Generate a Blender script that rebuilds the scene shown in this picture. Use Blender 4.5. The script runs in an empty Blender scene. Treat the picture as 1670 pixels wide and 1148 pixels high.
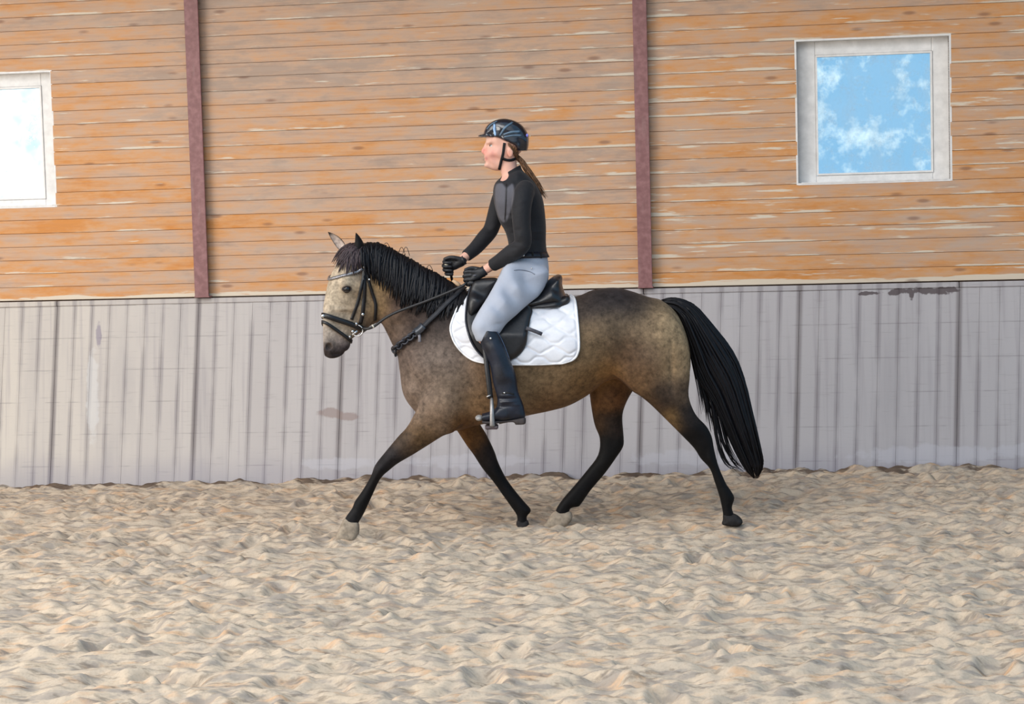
import bpy, math, random, numpy as np
from mathutils import Vector
from mathutils.bvhtree import BVHTree
random.seed(7); RNG = np.random.default_rng(7)
SC = bpy.context.scene; COL = SC.collection
# ---------------------------------------------------------------- camera (photo 1670x1148)
FOC, PITCH, ROLL, DIST, EYE = 3000.0, .0675, .0265, 10.34, 1.70
PSI = math.atan(5e-5*3000)                      # angle of the arena wall
cf = np.array([0, math.cos(PITCH), -math.sin(PITCH)])
r0 = np.array([1., 0, 0]); u0 = np.array([0, math.sin(PITCH), math.cos(PITCH)])
cr = math.cos(ROLL)*r0-math.sin(ROLL)*u0; cu = math.sin(ROLL)*r0+math.cos(ROLL)*u0
CAM = np.array([0, -DIST, EYE])
cd = bpy.data.cameras.new('camera'); cam = bpy.data.objects.new('camera', cd); COL.objects.link(cam)
cd.sensor_width = 36; cd.lens = 36*FOC/1670; cd.clip_end = 400
from mathutils import Matrix
cam.matrix_world = Matrix(((cr[0], cu[0], -cf[0], CAM[0]), (cr[1], cu[1], -cf[1], CAM[1]), (cr[2], cu[2], -cf[2], CAM[2]), (0, 0, 0, 1)))
SC.camera = cam
def ray(px, py): return cf+cr*((px-835)/FOC)-cu*((py-574)/FOC)
def P(px, py, Y=0.):                            # photo point -> point of the plane Y
    d = ray(px, py); return CAM+d*((Y-CAM[1])/d[1])
def G(px, py, z=0.):
    d = ray(px, py); return CAM+d*((z-CAM[2])/d[2])
W0 = G(835, 778)
# ---------------------------------------------------------------- colour management, sky, lights
vs = SC.view_settings; vs.view_transform = 'Standard'; vs.look = 'None'; vs.gamma = 1; vs.use_curve_mapping = False
vs.exposure = -.42
#LIGHT-BEGIN
w = bpy.data.worlds.new('sky'); SC.world = w; w.use_nodes = True; wn = w.node_tree; wn.nodes.clear()
def wnode(t, **k):
    n = wn.nodes.new(t)
    for a, b in k.items(): setattr(n, a, b)
    return n
wo = wnode('ShaderNodeOutputWorld'); bg = wnode('ShaderNodeBackground'); tc = wnode('ShaderNodeTexCoord')
sx = wnode('ShaderNodeSeparateXYZ'); wn.links.new(tc.outputs['Generated'], sx.inputs[0])
cl = wnode('ShaderNodeTexNoise'); cl.inputs['Scale'].default_value = 2.6; cl.inputs['Detail'].default_value = 5
wn.links.new(tc.outputs['Generated'], cl.inputs['Vector'])
fn = wnode('ShaderNodeTexNoise'); fn.inputs['Scale'].default_value = 75; fn.inputs['Detail'].default_value = 6; fn.inputs['Roughness'].default_value = .62
wn.links.new(tc.outputs['Generated'], fn.inputs['Vector'])
def wmath(op, a, b):
    n = wnode('ShaderNodeMath', operation=op)
    for i, q in enumerate((a, b)):
        if isinstance(q, bpy.types.NodeSocket): wn.links.new(q, n.inputs[i])
        else: n.inputs[i].default_value = q
    return n.outputs[0]
# broad cloud, thicker towards the hazy sun side (-x), broken by small cloudlets
dens = wmath('ADD', wmath('ADD', cl.outputs[0], wmath('MULTIPLY', sx.outputs[0], -.45)), wmath('MULTIPLY', wmath('SUBTRACT', fn.outputs[0], .5), 1.25))
crp = wnode('ShaderNodeValToRGB'); e = crp.color_ramp.elements
e[0].position = .37; e[0].color = (.66, 1.2, 1.75, 1); e[1].position = .63; e[1].color = (2.5, 2.55, 2.6, 1)
wn.links.new(dens, crp.inputs[0])
gr = wnode('ShaderNodeValToRGB'); e = gr.color_ramp.elements
e[0].position = .49; e[0].color = (.30, .25, .20, 1); e[1].position = .505; e[1].color = (1, 1, 1, 1)
mp = wnode('ShaderNodeMapRange'); mp.inputs[1].default_value = -1; mp.inputs[2].default_value = 1
wn.links.new(sx.outputs[2], mp.inputs[0]); wn.links.new(mp.outputs[0], gr.inputs[0])
mx = wnode('ShaderNodeMix', data_type='RGBA', blend_type='MULTIPLY'); mx.inputs[0].default_value = 1
wn.links.new(crp.outputs[0], mx.inputs[6]); wn.links.new(gr.outputs[0], mx.inputs[7])
wn.links.new(mx.outputs[2], bg.inputs[0]); bg.inputs[1].default_value = .66; wn.links.new(bg.outputs[0], wo.inputs[0])
def area(name, loc, target, size, power, color):
    l = bpy.data.lights.new(name, 'AREA'); l.shape = 'RECTANGLE'; l.size, l.size_y = size; l.energy = power; l.color = color
    o = bpy.data.objects.new(name, l); o.location = loc
    o.rotation_euler = (Vector(target)-Vector(loc)).to_track_quat('-Z', 'Y').to_euler(); COL.objects.link(o); return o
area('warm_left_fill', (-9, -5.5, 3.0), (-1.5, 1.5, .8), (5, 4), 650, (1, .94, .85))  # warm area light added out of view to brighten the left boards; no door there
area('high_left_fill', (-3.5, -6.5, 7.5), (0, 0, .8), (8, 4), 620, (1, .975, .95))  # large area light added high on the left for direction; no skylight built
#LIGHT-END
# ---------------------------------------------------------------- node helper
class M:
    def __init__(s, name, rough=.6, spec=.3):
        s.m = bpy.data.materials.new(name); s.m.use_nodes = True; s.t = s.m.node_tree
        s.b = s.t.nodes['Principled BSDF']; s.b.inputs['Roughness'].default_value = rough
        s.b.inputs['Specular IOR Level'].default_value = spec
    def n(s, typ, ins=None, **k):
        n = s.t.nodes.new('ShaderNode'+typ)
        for a, b in k.items(): setattr(n, a, b)
        for a, b in (ins or {}).items():
            if isinstance(b, bpy.types.NodeSocket): s.t.links.new(b, n.inputs[a])
            else: n.inputs[a].default_value = b
        return n
    def set(s, a, b):
        if isinstance(b, bpy.types.NodeSocket): s.t.links.new(b, s.b.inputs[a])
        else: s.b.inputs[a].default_value = b
        return s
    def co(s, kind='Object', ob=None):
        n = s.n('TexCoord'); 
        if ob: n.object = ob
        return n.outputs[kind]
    def map(s, v, scale=(1, 1, 1), loc=(0, 0, 0), rot=(0, 0, 0)):
        return s.n('Mapping', {'Vector': v, 'Scale': scale, 'Location': loc, 'Rotation': rot}).outputs[0]
    def noise(s, v, scale=5, detail=4, rough=.55, dist=0):
        return s.n('TexNoise', {'Vector': v, 'Scale': scale, 'Detail': detail, 'Roughness': rough, 'Distortion': dist}).outputs[0]
    def ramp(s, f, stops, interp='LINEAR'):
        n = s.n('ValToRGB', {0: f}); r = n.color_ramp; r.interpolation = interp
        while len(r.elements) < len(stops): r.elements.new(.5)
        for e, (p, c) in zip(r.elements, stops):
            e.position = p; e.color = (*c, 1) if len(c) == 3 else c
        return n.outputs[0]
    def mix(s, f, a, b, mode='MIX'):
        n = s.n('Mix', data_type='RGBA', blend_type=mode)
        for i, v in ((0, f), (6, a), (7, b)):
            if isinstance(v, bpy.types.NodeSocket): s.t.links.new(v, n.inputs[i])
            else: n.inputs[i].default_value = v if i == 0 else (*v, 1)
        return n.outputs[2]
    def math(s, op, a, b=0., c=None):
        n = s.n('Math', operation=op)
        for i, v in enumerate((a, b) if c is None else (a, b, c)):
            if isinstance(v, bpy.types.NodeSocket): s.t.links.new(v, n.inputs[i])
            else: n.inputs[i].default_value = v
        return n.outputs[0]
    def ss(s, x, a, b):
        return s.n('MapRange', {0: x, 1: a, 2: b, 3: 0., 4: 1.}, interpolation_type='SMOOTHSTEP').outputs[0]
    def bump(s, h, strength=.3, dist=.01):
        s.t.links.new(s.n('Bump', {'Height': h, 'Strength': strength, 'Distance': dist}).outputs[0], s.b.inputs['Normal']); return s
def L(r, g, b):                                 # sRGB 0-255 -> linear
    f = lambda c: c/12.92 if c <= .04045 else ((c+.055)/1.055)**2.4
    return (f(r/255), f(g/255), f(b/255))
def plain(name, c, rough=.6, spec=.3, metal=0, nscale=30, namt=.25, bump=.15):
    m = M(name, rough, spec); v = m.co(); n = m.noise(v, nscale, 4)
    lo = tuple(x*(1-namt) for x in c); hi = tuple(min(1, x*(1+namt)) for x in c)
    m.set('Base Color', m.ramp(n, [(.3, lo), (.7, hi)])).set('Metallic', metal)
    if bump: m.bump(n, bump, .004)
    return m.m
# ---------------------------------------------------------------- object helpers
def mesh(name, v, f, mat, parent=None, origin=(0, 0, 0), smooth=True, cols=None):
    me = bpy.data.meshes.new(name); v = np.asarray(v, float)-np.asarray(origin)
    if isinstance(f, np.ndarray) and f.ndim == 2:
        nf, k = f.shape; me.vertices.add(len(v)); me.vertices.foreach_set('co', v.astype(np.float32).ravel())
        me.loops.add(nf*k); me.loops.foreach_set('vertex_index', f.astype(np.int32).ravel())
        me.polygons.add(nf); me.polygons.foreach_set('loop_start', np.arange(0, nf*k, k, dtype=np.int32))
        me.update(calc_edges=True); me.validate()
    else: me.from_pydata([tuple(x) for x in v], [], [tuple(int(i) for i in q) for q in f])
    if smooth: me.shade_smooth()
    if cols is not None:
        a = me.attributes.new('Col', 'FLOAT_COLOR', 'POINT')
        c = np.ones((len(v), 4), np.float32); c[:, :cols.shape[1]] = cols; a.data.foreach_set('color', c.ravel())
    me.materials.append(mat); o = bpy.data.objects.new(name, me); COL.objects.link(o)
    if parent is not None: o.parent = parent
    else: o.location = origin
    return o
def empty(name, loc, rz=0):
    o = bpy.data.objects.new(name, None); o.empty_display_size = .1; o.location = loc; o.rotation_euler = (0, 0, rz); COL.objects.link(o); return o
def tag(o, label=None, cat=None, group=None, kind=None):
    for k, v in (('label', label), ('category', cat), ('group', group), ('kind', kind)):
        if v: o[k] = v
    return o
def box(a, b, bev=0.):                          # box from corner a to corner b, optional chamfer
    a = np.array(a, float); b = np.array(b, float)
    if not bev:
        v = [(x, y, z) for x in (a[0], b[0]) for y in (a[1], b[1]) for z in (a[2], b[2])]
        return v, [(0, 1, 3, 2), (4, 6, 7, 5), (0, 4, 5, 1), (2, 3, 7, 6), (0, 2, 6, 4), (1, 5, 7, 3)]
    import bmesh
    bm = bmesh.new(); bmesh.ops.create_cube(bm, size=1)
    for q in bm.verts: q.co = Vector((a+b)/2)+Vector(q.co[i]*(b-a)[i] for i in range(3))
    bmesh.ops.bevel(bm, geom=bm.edges[:], offset=bev, segments=1, affect='EDGES')
    v = [tuple(q.co) for q in bm.verts]; f = [[q.index for q in p.verts] for p in bm.faces]; bm.free(); return v, f
def join(parts):
    V, F = [], []
    for v, f in parts:
        k = len(V); V += [tuple(x) for x in v]; F += [tuple(int(i)+k for i in q) for q in f]
    return V, F
def spline(pts, n):                             # Catmull-Rom through pts, n samples
    p = np.asarray(pts, float); p = np.vstack([2*p[0]-p[1], p, 2*p[-1]-p[-2]]); t = np.linspace(0, len(p)-3-1e-9, n)
    i = t.astype(int); u = (t-i)[:, None]; a, b, c, d = p[i], p[i+1], p[i+2], p[i+3]
    return .5*(2*b+(c-a)*u+(2*a-5*b+4*c-d)*u*u+(3*b-a-3*c+d)*u**3)
def smooth_loop(pts, k=4):
    p = np.asarray(pts, float); n = len(p); out = []
    for i in range(n):
        a, b, c, d = p[i-1], p[i], p[(i+1) % n], p[(i+2) % n]
        for j in range(k):
            u = j/k; out.append(.5*(2*b+(c-a)*u+(2*a-5*b+4*c-d)*u*u+(3*b-a-3*c+d)*u**3))
    return np.array(out)
def sweep(path, rad, sides=8, flat=1., nrm=None, closed=False, cap=True):
    # tube along path; rad scalar or array (half width); flat = thickness/width; nrm = per-point normal (thin direction)
    p = np.asarray(path, float); n = len(p); rad = np.broadcast_to(np.asarray(rad, float), (n,))
    t = (np.roll(p, -1, 0)-np.roll(p, 1, 0)) if closed else np.gradient(p, axis=0)
    t /= np.linalg.norm(t, axis=1)[:, None]+1e-12
    if nrm is None:
        ref = np.array([0, -1., 0]); nn = np.tile(ref, (n, 1))
    else: nn = np.broadcast_to(np.asarray(nrm, float), (n, 3)).copy()
    nn = nn-t*(nn*t).sum(1)[:, None]
    bad = np.linalg.norm(nn, axis=1) < 1e-3; nn[bad] = np.cross(t[bad], [1., .2, .1])
    nn /= np.linalg.norm(nn, axis=1)[:, None]; bb = np.cross(t, nn)
    a = np.arange(sides)*2*math.pi/sides
    if sides == 4: a = a+math.pi/4
    fl = np.broadcast_to(np.asarray(flat, float), (n,))
    k = 1.414 if sides == 4 else 1
    v = p[:, None]+(bb[:, None]*np.cos(a)[None, :, None]+nn[:, None]*np.sin(a)[None, :, None]*fl[:, None, None])*rad[:, None, None]*k
    V = v.reshape(-1, 3); F = []
    for i in range(n if closed else n-1):
        for j in range(sides):
            j2 = (j+1) % sides; i2 = (i+1) % n; F.append((i*sides+j, i*sides+j2, i2*sides+j2, i2*sides+j))
    if cap and not closed: F += [tuple(range(sides))[::-1], tuple((n-1)*sides+j for j in range(sides))]
    return V, F
def ball(c, r, nu=16, nv=10):
    r = np.broadcast_to(np.asarray(r, float), (3,)); V = []; F = []
    for i in range(nv+1):
        th = math.pi*i/nv
        for j in range(nu): V.append((c[0]+r[0]*math.sin(th)*math.cos(2*math.pi*j/nu), c[1]+r[1]*math.sin(th)*math.sin(2*math.pi*j/nu), c[2]+r[2]*math.cos(th)))
    for i in range(nv):
        for j in range(nu): F.append((i*nu+j, (i+1)*nu+j, (i+1)*nu+(j+1) % nu, i*nu+(j+1) % nu))
    return V, F
# ---------------------------------------------------------------- sculpting field (distance field on a voxel grid + surface nets)
def poly_sd(p, X, Z):
    d = np.full(X.shape, 1e9); ins = np.zeros(X.shape, bool); n = len(p)
    for i in range(n):
        a, b = p[i], p[(i+1) % n]; e = b-a; L2 = e@e+1e-12
        h = np.clip(((X-a[0])*e[0]+(Z-a[1])*e[1])/L2, 0, 1)
        d = np.minimum(d, (X-a[0]-h*e[0])**2+(Z-a[1]-h*e[1])**2)
        c = (a[1] > Z) != (b[1] > Z); ins ^= c & (X < e[0]*(Z-a[1])/(e[1] if e[1] else 1e-12)+a[0])
    d = np.sqrt(d); return np.where(ins, -d, d)
class Field:
    def __init__(s, lo, hi, h):
        s.lo = np.array(lo, float); s.h = h; s.n = np.ceil((np.array(hi)-s.lo)/h).astype(int)+1
        s.F = np.full(s.n, .2, np.float32); s.ax = [s.lo[i]+h*np.arange(s.n[i]) for i in range(3)]
    def sub(s, lo, hi):
        a = np.clip(np.floor((np.array(lo)-s.lo)/s.h).astype(int), 0, s.n-1); b = np.clip(np.ceil((np.array(hi)-s.lo)/s.h).astype(int)+1, 1, s.n)
        sl = tuple(slice(i, j) for i, j in zip(a, b)); return sl, [s.ax[i][sl[i]] for i in range(3)]
    def put(s, sl, d, k, op='add'):
        a = s.F[sl]; d = d.astype(np.float32)
        if op == 'add':
            h = np.clip(.5+.5*(a-d)/k, 0, 1); s.F[sl] = a*(1-h)+d*h-k*h*(1-h)
        elif op == 'sub':
            d = -d; h = np.clip(.5-.5*(a-d)/k, 0, 1); s.F[sl] = a*(1-h)+d*h+k*h*(1-h)
    @staticmethod
    def infl(poly, ctrl, x, y, z, pw=2., idw=3., scale=1/290.):
        X2, Z2 = np.meshgrid(x, z, indexing='ij'); d2 = poly_sd(poly, X2, Z2)
        ws = 0; acc = 0
        for c in ctrl:
            w_ = 1/(((X2-c[0])**2+(Z2-c[1])**2)**(idw/2)+1e-7); ws = ws+w_
            acc = acc+w_[..., None]*np.array([c[2], c[3], c[4]])
        acc = acc/ws[..., None]; R, w, yc = acc[..., 0], acc[..., 1], acc[..., 2]
        a = np.clip(1+d2/R, 0, None)[:, None, :]; dy = np.abs(y[None, :, None]-yc[:, None, :]); R = R[:, None, :]; w = w[:, None, :]
        b = dy/w; q = (a**pw+b**pw)**(1/pw)
        g = np.sqrt((a/R)**2+(b/w)**2)/np.maximum(q, .3); g = np.clip(g, 1/np.maximum(R, w), 1/np.minimum(R, w)); return (q-1)/g
    def inflate(s, pts, ctrl, Y=0., k=.02, pw=2., op='add', smooth=4, idw=3., grow=0.):
        poly = smooth_loop([P(a, b, Y)[[0, 2]] for a, b in pts], smooth) if smooth > 1 else np.array([P(a, b, Y)[[0, 2]] for a, b in pts])
        C = []
        for c in ctrl:
            q = P(c[0], c[1], Y); C.append((q[0], q[2], c[2]/290., c[3], c[4] if len(c) > 4 else Y))
        wm = max(c[3] for c in C); yl = min(c[4] for c in C)-wm-.03-k; yh = max(c[4] for c in C)+wm+.03+k
        lo = poly.min(0)-.03-k; hi = poly.max(0)+.03+k
        sl, (x, y, z) = s.sub((lo[0], yl, lo[1]), (hi[0], yh, hi[1]))
        s.put(sl, s.infl(poly, C, x, y, z, pw, idw)-grow, k, op)
    def chain(s, pts, k=.012, op='add', n=0, grow=0.):   # pts (x,y,z,r): tapered capsule chain
        p = np.asarray(pts, float)
        if n: p = spline(p, n)
        m = p[:, 3].max()+.03+k; sl, (x, y, z) = s.sub(p[:, :3].min(0)-m, p[:, :3].max(0)+m)
        X, Y, Z = x[:, None, None], y[None, :, None], z[None, None, :]; d = np.full((len(x), len(y), len(z)), 9.)
        for a, b in zip(p[:-1], p[1:]):
            e = b[:3]-a[:3]; h = np.clip(((X-a[0])*e[0]+(Y-a[1])*e[1]+(Z-a[2])*e[2])/(e@e+1e-12), 0, 1)
            d = np.minimum(d, np.sqrt((X-a[0]-h*e[0])**2+(Y-a[1]-h*e[1])**2+(Z-a[2]-h*e[2])**2)-(a[3]+h*(b[3]-a[3])))
        s.put(sl, d-grow, k, op)
    def ell(s, c, r, k=.015, op='add', rot=None):
        c = np.array(c, float); r = np.array(r, float); m = r.max()+.02+k; sl, (x, y, z) = s.sub(c-m, c+m)
        q = np.stack(np.meshgrid(x-c[0], y-c[1], z-c[2], indexing='ij'), -1)
        if rot is not None: q = q@np.asarray(rot)
        l = np.sqrt(((q/r)**2).sum(-1)); g = np.sqrt(((q/r**2)**2).sum(-1))/np.maximum(l, .2)
        s.put(sl, (l-1)/np.clip(g, 1/r.max(), 1/r.min()), k, op)
    def dent(s, c, sig, amt):                   # gaussian push: amt>0 hollows, <0 swells
        c = np.array(c, float); sig = np.broadcast_to(np.asarray(sig, float), (3,)); sl, (x, y, z) = s.sub(c-3*sig, c+3*sig)
        g = np.exp(-.5*(((x-c[0])/sig[0])**2))[:, None, None]*np.exp(-.5*(((y-c[1])/sig[1])**2))[None, :, None]*np.exp(-.5*(((z-c[2])/sig[2])**2))[None, None, :]
        s.F[sl] += (amt*g).astype(np.float32)
    def cut(s, pt, nrm):                        # remove the side the normal points to
        X = (s.ax[0]-pt[0])[:, None, None]*nrm[0]+(s.ax[1]-pt[1])[None, :, None]*nrm[1]+(s.ax[2]-pt[2])[None, None, :]*nrm[2]
        s.F = np.maximum(s.F, (X/np.linalg.norm(nrm)).astype(np.float32))
    def grid(s): return s.ax[0][:, None, None], s.ax[1][None, :, None], s.ax[2][None, None, :]
    def mesh(s, relax=1):
        F = s.F.copy(); F[0] = F[-1] = .2; F[:, 0] = F[:, -1] = .2; F[:, :, 0] = F[:, :, -1] = .2; S = F < 0; nx, ny, nz = S.shape
        cnt = np.zeros((nx-1, ny-1, nz-1), np.int8); cor = [(i, j, k) for i in (0, 1) for j in (0, 1) for k in (0, 1)]
        for i, j, k in cor: cnt += S[i:nx-1+i, j:ny-1+j, k:nz-1+k]
        act = (cnt > 0) & (cnt < 8); idx = np.argwhere(act); N = len(idx)
        vid = np.full(act.shape, -1, np.int64); vid[act] = np.arange(N)
        fv = np.stack([F[idx[:, 0]+i, idx[:, 1]+j, idx[:, 2]+k] for i, j, k in cor], 1); sv = fv < 0; acc = np.zeros((N, 3)); c = np.zeros(N); co = np.array(cor, float)
        for a in range(8):
            for b in range(a+1, 8):
                if abs(co[a]-co[b]).sum() != 1: continue
                m = sv[:, a] != sv[:, b]; t = fv[m, a]/(fv[m, a]-fv[m, b]); acc[m] += co[a]+t[:, None]*(co[b]-co[a]); c[m] += 1
        V = (idx+acc/c[:, None])*s.h+s.lo; Q = []
        for ax in range(3):
            o1, o2 = (ax+1) % 3, (ax+2) % 3; sh = [slice(None)]*3; sh2 = [slice(None)]*3; sh[ax] = slice(0, -1); sh2[ax] = slice(1, None)
            A, B = S[tuple(sh)], S[tuple(sh2)]; e = np.argwhere(A != B); e = e[(e[:, o1] > 0) & (e[:, o2] > 0) & (e[:, o1] < S.shape[o1]-1) & (e[:, o2] < S.shape[o2]-1)]
            fl = A[tuple(e.T)]; q = []
            for da, db in ((0, 0), (1, 0), (1, 1), (0, 1)):
                c2 = e.copy(); c2[:, o1] -= 1-da; c2[:, o2] -= 1-db; q.append(vid[tuple(c2.T)])
            q = np.stack(q, 1); q[~fl] = q[~fl][:, ::-1]; Q.append(q)
        Q = np.vstack(Q)
        for _ in range(relax):
            sm = np.zeros_like(V); ct = np.zeros(len(V))
            for a in range(4):
                for b in (Q[:, (a+1) % 4], Q[:, (a-1) % 4]): np.add.at(sm, Q[:, a], V[b]); np.add.at(ct, Q[:, a], 1)
            V = .5*V+.5*sm/np.maximum(ct, 1)[:, None]
        return V, Q
def bvh(V, Q): return BVHTree.FromPolygons([Vector(v) for v in V], [tuple(int(i) for i in q) for q in Q])
# gradient noise on numpy arrays
PERM = RNG.permutation(4096)
def perlin(x, y):
    xi = np.floor(x).astype(int); yi = np.floor(y).astype(int); xf = x-xi; yf = y-yi; u = xf**3*(xf*(xf*6-15)+10); v = yf**3*(yf*(yf*6-15)+10)
    def g(a, b, dx, dy):
        h = PERM[(PERM[a & 4095]+b) & 4095]*(2*math.pi/4096); return np.cos(h)*dx+np.sin(h)*dy
    a = g(xi, yi, xf, yf); b = g(xi+1, yi, xf-1, yf); c = g(xi, yi+1, xf, yf-1); d = g(xi+1, yi+1, xf-1, yf-1)
    return (a+(b-a)*u)+((c+(d-c)*u)-(a+(b-a)*u))*v
# ================================================================ THE SETTING
wall = tag(empty('wall_back', W0, -PSI), kind='structure')       # local x along the wall, -y towards the viewer, z up
kick = tag(empty('baseboard_back', W0, -PSI), kind='structure')
def spots(m, v, lst, rag=1.6):                                            # union of soft ellipses with ragged edges
    s = m.n('SeparateXYZ', {0: v}); out = None
    nz = m.math('MULTIPLY', m.math('SUBTRACT', m.noise(v, 14, 4), .5), rag)
    for (cx, cz, rx, rz) in lst:
        a = m.math('DIVIDE', m.math('SUBTRACT', s.outputs[0], cx), rx); b = m.math('DIVIDE', m.math('SUBTRACT', s.outputs[2], cz), rz)
        d = m.math('ADD', m.math('SQRT', m.math('ADD', m.math('MULTIPLY', a, a), m.math('MULTIPLY', b, b))), nz)
        f = m.ss(d, 1.15, .75); out = f if out is None else m.math('MAXIMUM', out, f)
    return out
# larch cladding, one object per board
def wood_mat():
    m = M('weathered_larch', .62, .25); v = m.co('Object', wall); oi = m.n('ObjectInfo').outputs['Random']
    off = m.n('CombineXYZ', {0: m.math('MULTIPLY', oi, 37.), 1: m.math('MULTIPLY', oi, 11.), 2: 0.}).outputs[0]
    v2 = m.n('VectorMath', {0: v, 1: off}, operation='ADD').outputs[0]
    grain = m.noise(m.map(v2, (1.6, 1, 34)), 1.6, 5, .6, .6); pat = m.noise(m.map(v2, (1.7, 1, 5)), 1.7, 4, .6); big = m.noise(m.map(v, (.5, 1, .8)), 1.1, 2)
    s0 = m.n('SeparateXYZ', {0: v}); orange_shift = m.math('ADD', m.math('MULTIPLY', m.ss(s0.outputs[2], 3.2, 1.4), .16), m.math('ADD', m.math('MULTIPLY', m.ss(s0.outputs[0], .6, 1.8), .09), m.math('MULTIPLY', m.ss(s0.outputs[0], -1.8, -3.2), .10)))  # more orange towards the bottom, the right and the far left
    f = m.math('ADD', m.math('ADD', m.math('MULTIPLY', oi, .22), m.math('MULTIPLY', pat, .62)), m.math('ADD', orange_shift, m.math('MULTIPLY', m.math('SUBTRACT', big, .5), .35)))
    f2 = m.noise(m.map(v2, (3.2, 1, 12)), 1.5, 5, .65); f = m.math('ADD', f, m.math('MULTIPLY', m.math('SUBTRACT', f2, .5), .85))
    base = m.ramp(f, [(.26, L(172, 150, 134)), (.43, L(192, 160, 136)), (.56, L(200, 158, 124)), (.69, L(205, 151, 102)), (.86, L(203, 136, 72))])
    base = m.mix(m.math('MULTIPLY', m.ss(grain, .42, .78), .30), base, L(150, 108, 84))
    grey = m.ss(m.noise(m.map(v2, (1.1, 1, 7)), 1.5, 4), .52, .72)
    base = m.mix(m.math('MULTIPLY', grey, .55), base, L(182, 164, 150))
    s = m.n('SeparateXYZ', {0: v}); zz = m.math('FRACT', m.math('DIVIDE', m.math('SUBTRACT', s.outputs[2], 1.27), .0955))
    low = m.ss(zz, .34, .04)                                     # varnish peels along the lower edge of a board
    xr = m.ss(s.outputs[0], -1.5, 1.2)
    peel = m.noise(m.map(v2, (1.5, 1, 22)), 1.5, 5, .6)
    th = m.math('ADD', m.math('SUBTRACT', peel, .675), m.math('ADD', m.math('MULTIPLY', low, .13), m.math('ADD', m.math('MULTIPLY', xr, .065), m.math('MULTIPLY', m.ss(s.outputs[2], 1.33, 1.28), .22))))
    base = m.mix(m.math('MULTIPLY', m.ss(th, .0, .07), .85), base, L(214, 205, 188))
    kn = m.n('TexVoronoi', {'Vector': m.map(v2, (2.6, 1, 9)), 'Scale': 1.0, 'Randomness': 1.}).outputs['Distance']
    base = m.mix(m.math('MULTIPLY', m.ss(kn, .16, .05), .55), base, L(112, 76, 62))
    m.set('Base Color', base).bump(grain, .25, .004); return m.m
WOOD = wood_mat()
WX0, WX1, PZ, PITCHZ, FACE = -7.4, 6.4, 1.27, .0955, .17
POSTS = [(-2.18, .05), (.932, .047)]
WINS = [(-4.25, -3.256, 1.945, 2.885), (1.965, 2.96, 1.945, 2.885)]
NROW = 30
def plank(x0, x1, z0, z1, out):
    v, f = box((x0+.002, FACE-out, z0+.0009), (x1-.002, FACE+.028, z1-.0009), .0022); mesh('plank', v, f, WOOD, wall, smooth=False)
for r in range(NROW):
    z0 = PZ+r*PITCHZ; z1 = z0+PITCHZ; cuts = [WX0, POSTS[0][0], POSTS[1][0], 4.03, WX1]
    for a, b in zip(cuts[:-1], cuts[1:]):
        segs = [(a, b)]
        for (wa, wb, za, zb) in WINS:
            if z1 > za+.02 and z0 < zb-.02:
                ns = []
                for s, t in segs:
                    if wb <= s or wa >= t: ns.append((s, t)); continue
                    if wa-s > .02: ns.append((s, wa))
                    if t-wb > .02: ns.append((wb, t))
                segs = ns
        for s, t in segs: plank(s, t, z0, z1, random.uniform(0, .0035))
DARK = plain('dark_gap', L(92, 70, 56), .9, .1); KGAP = plain('kick_gap', L(150, 142, 142), .9, .1)
# sheathing behind the boards (with the window openings left free), so no sky leaks through the joints
parts = []
xs = [WX0, WINS[0][0], WINS[0][1], WINS[1][0], WINS[1][1], WX1]
for i in range(5):
    a, b = xs[i], xs[i+1]
    if i in (1, 3): parts += [box((a, FACE+.03, .9), (b, FACE+.10, 1.93)), box((a, FACE+.03, 2.90), (b, FACE+.10, PZ+NROW*PITCHZ))]
    else: parts.append(box((a, FACE+.03, .9), (b, FACE+.10, PZ+NROW*PITCHZ)))
mesh('sheathing', *join(parts), DARK, wall, smooth=False)
# steel posts
def steel_mat():
    m = M('primer_red_steel', .5, .35); v = m.co('Object', wall); n = m.noise(v, 22, 5); s = m.noise(m.map(v, (9, 9, 1.4)), 2, 4)
    c = m.mix(m.ss(n, .35, .75), L(128, 88, 88), L(150, 108, 108)); c = m.mix(m.math('MULTIPLY', m.ss(s, .55, .75), .4), c, L(150, 128, 124)); m.set('Base Color', c).bump(n, .1, .003); return m.m
STEEL = steel_mat()
for i, (x, hw) in enumerate(POSTS):
    p = tag(empty('steel_post', W0, -PSI), ['tall red-brown steel post on the plank wall beside the overexposed window', 'tall red-brown steel post on the plank wall behind the rider'][i], 'post', 'steel posts of the arena wall')
    z0, z1 = 1.268, PZ+NROW*PITCHZ
    mesh('flange', *box((x-hw, FACE-.075, z0), (x+hw, FACE-.063, z1), .002), STEEL, p, smooth=False)
    mesh('web', *box((x-.004, FACE-.063, z0), (x+.004, FACE-.004, z1)), STEEL, p, smooth=False)
    mesh('base_plate', *box((x-hw-.004, FACE-.078, z0), (x+hw+.006, FACE-.01, z0+.010), .002), STEEL, p, smooth=False)
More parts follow.
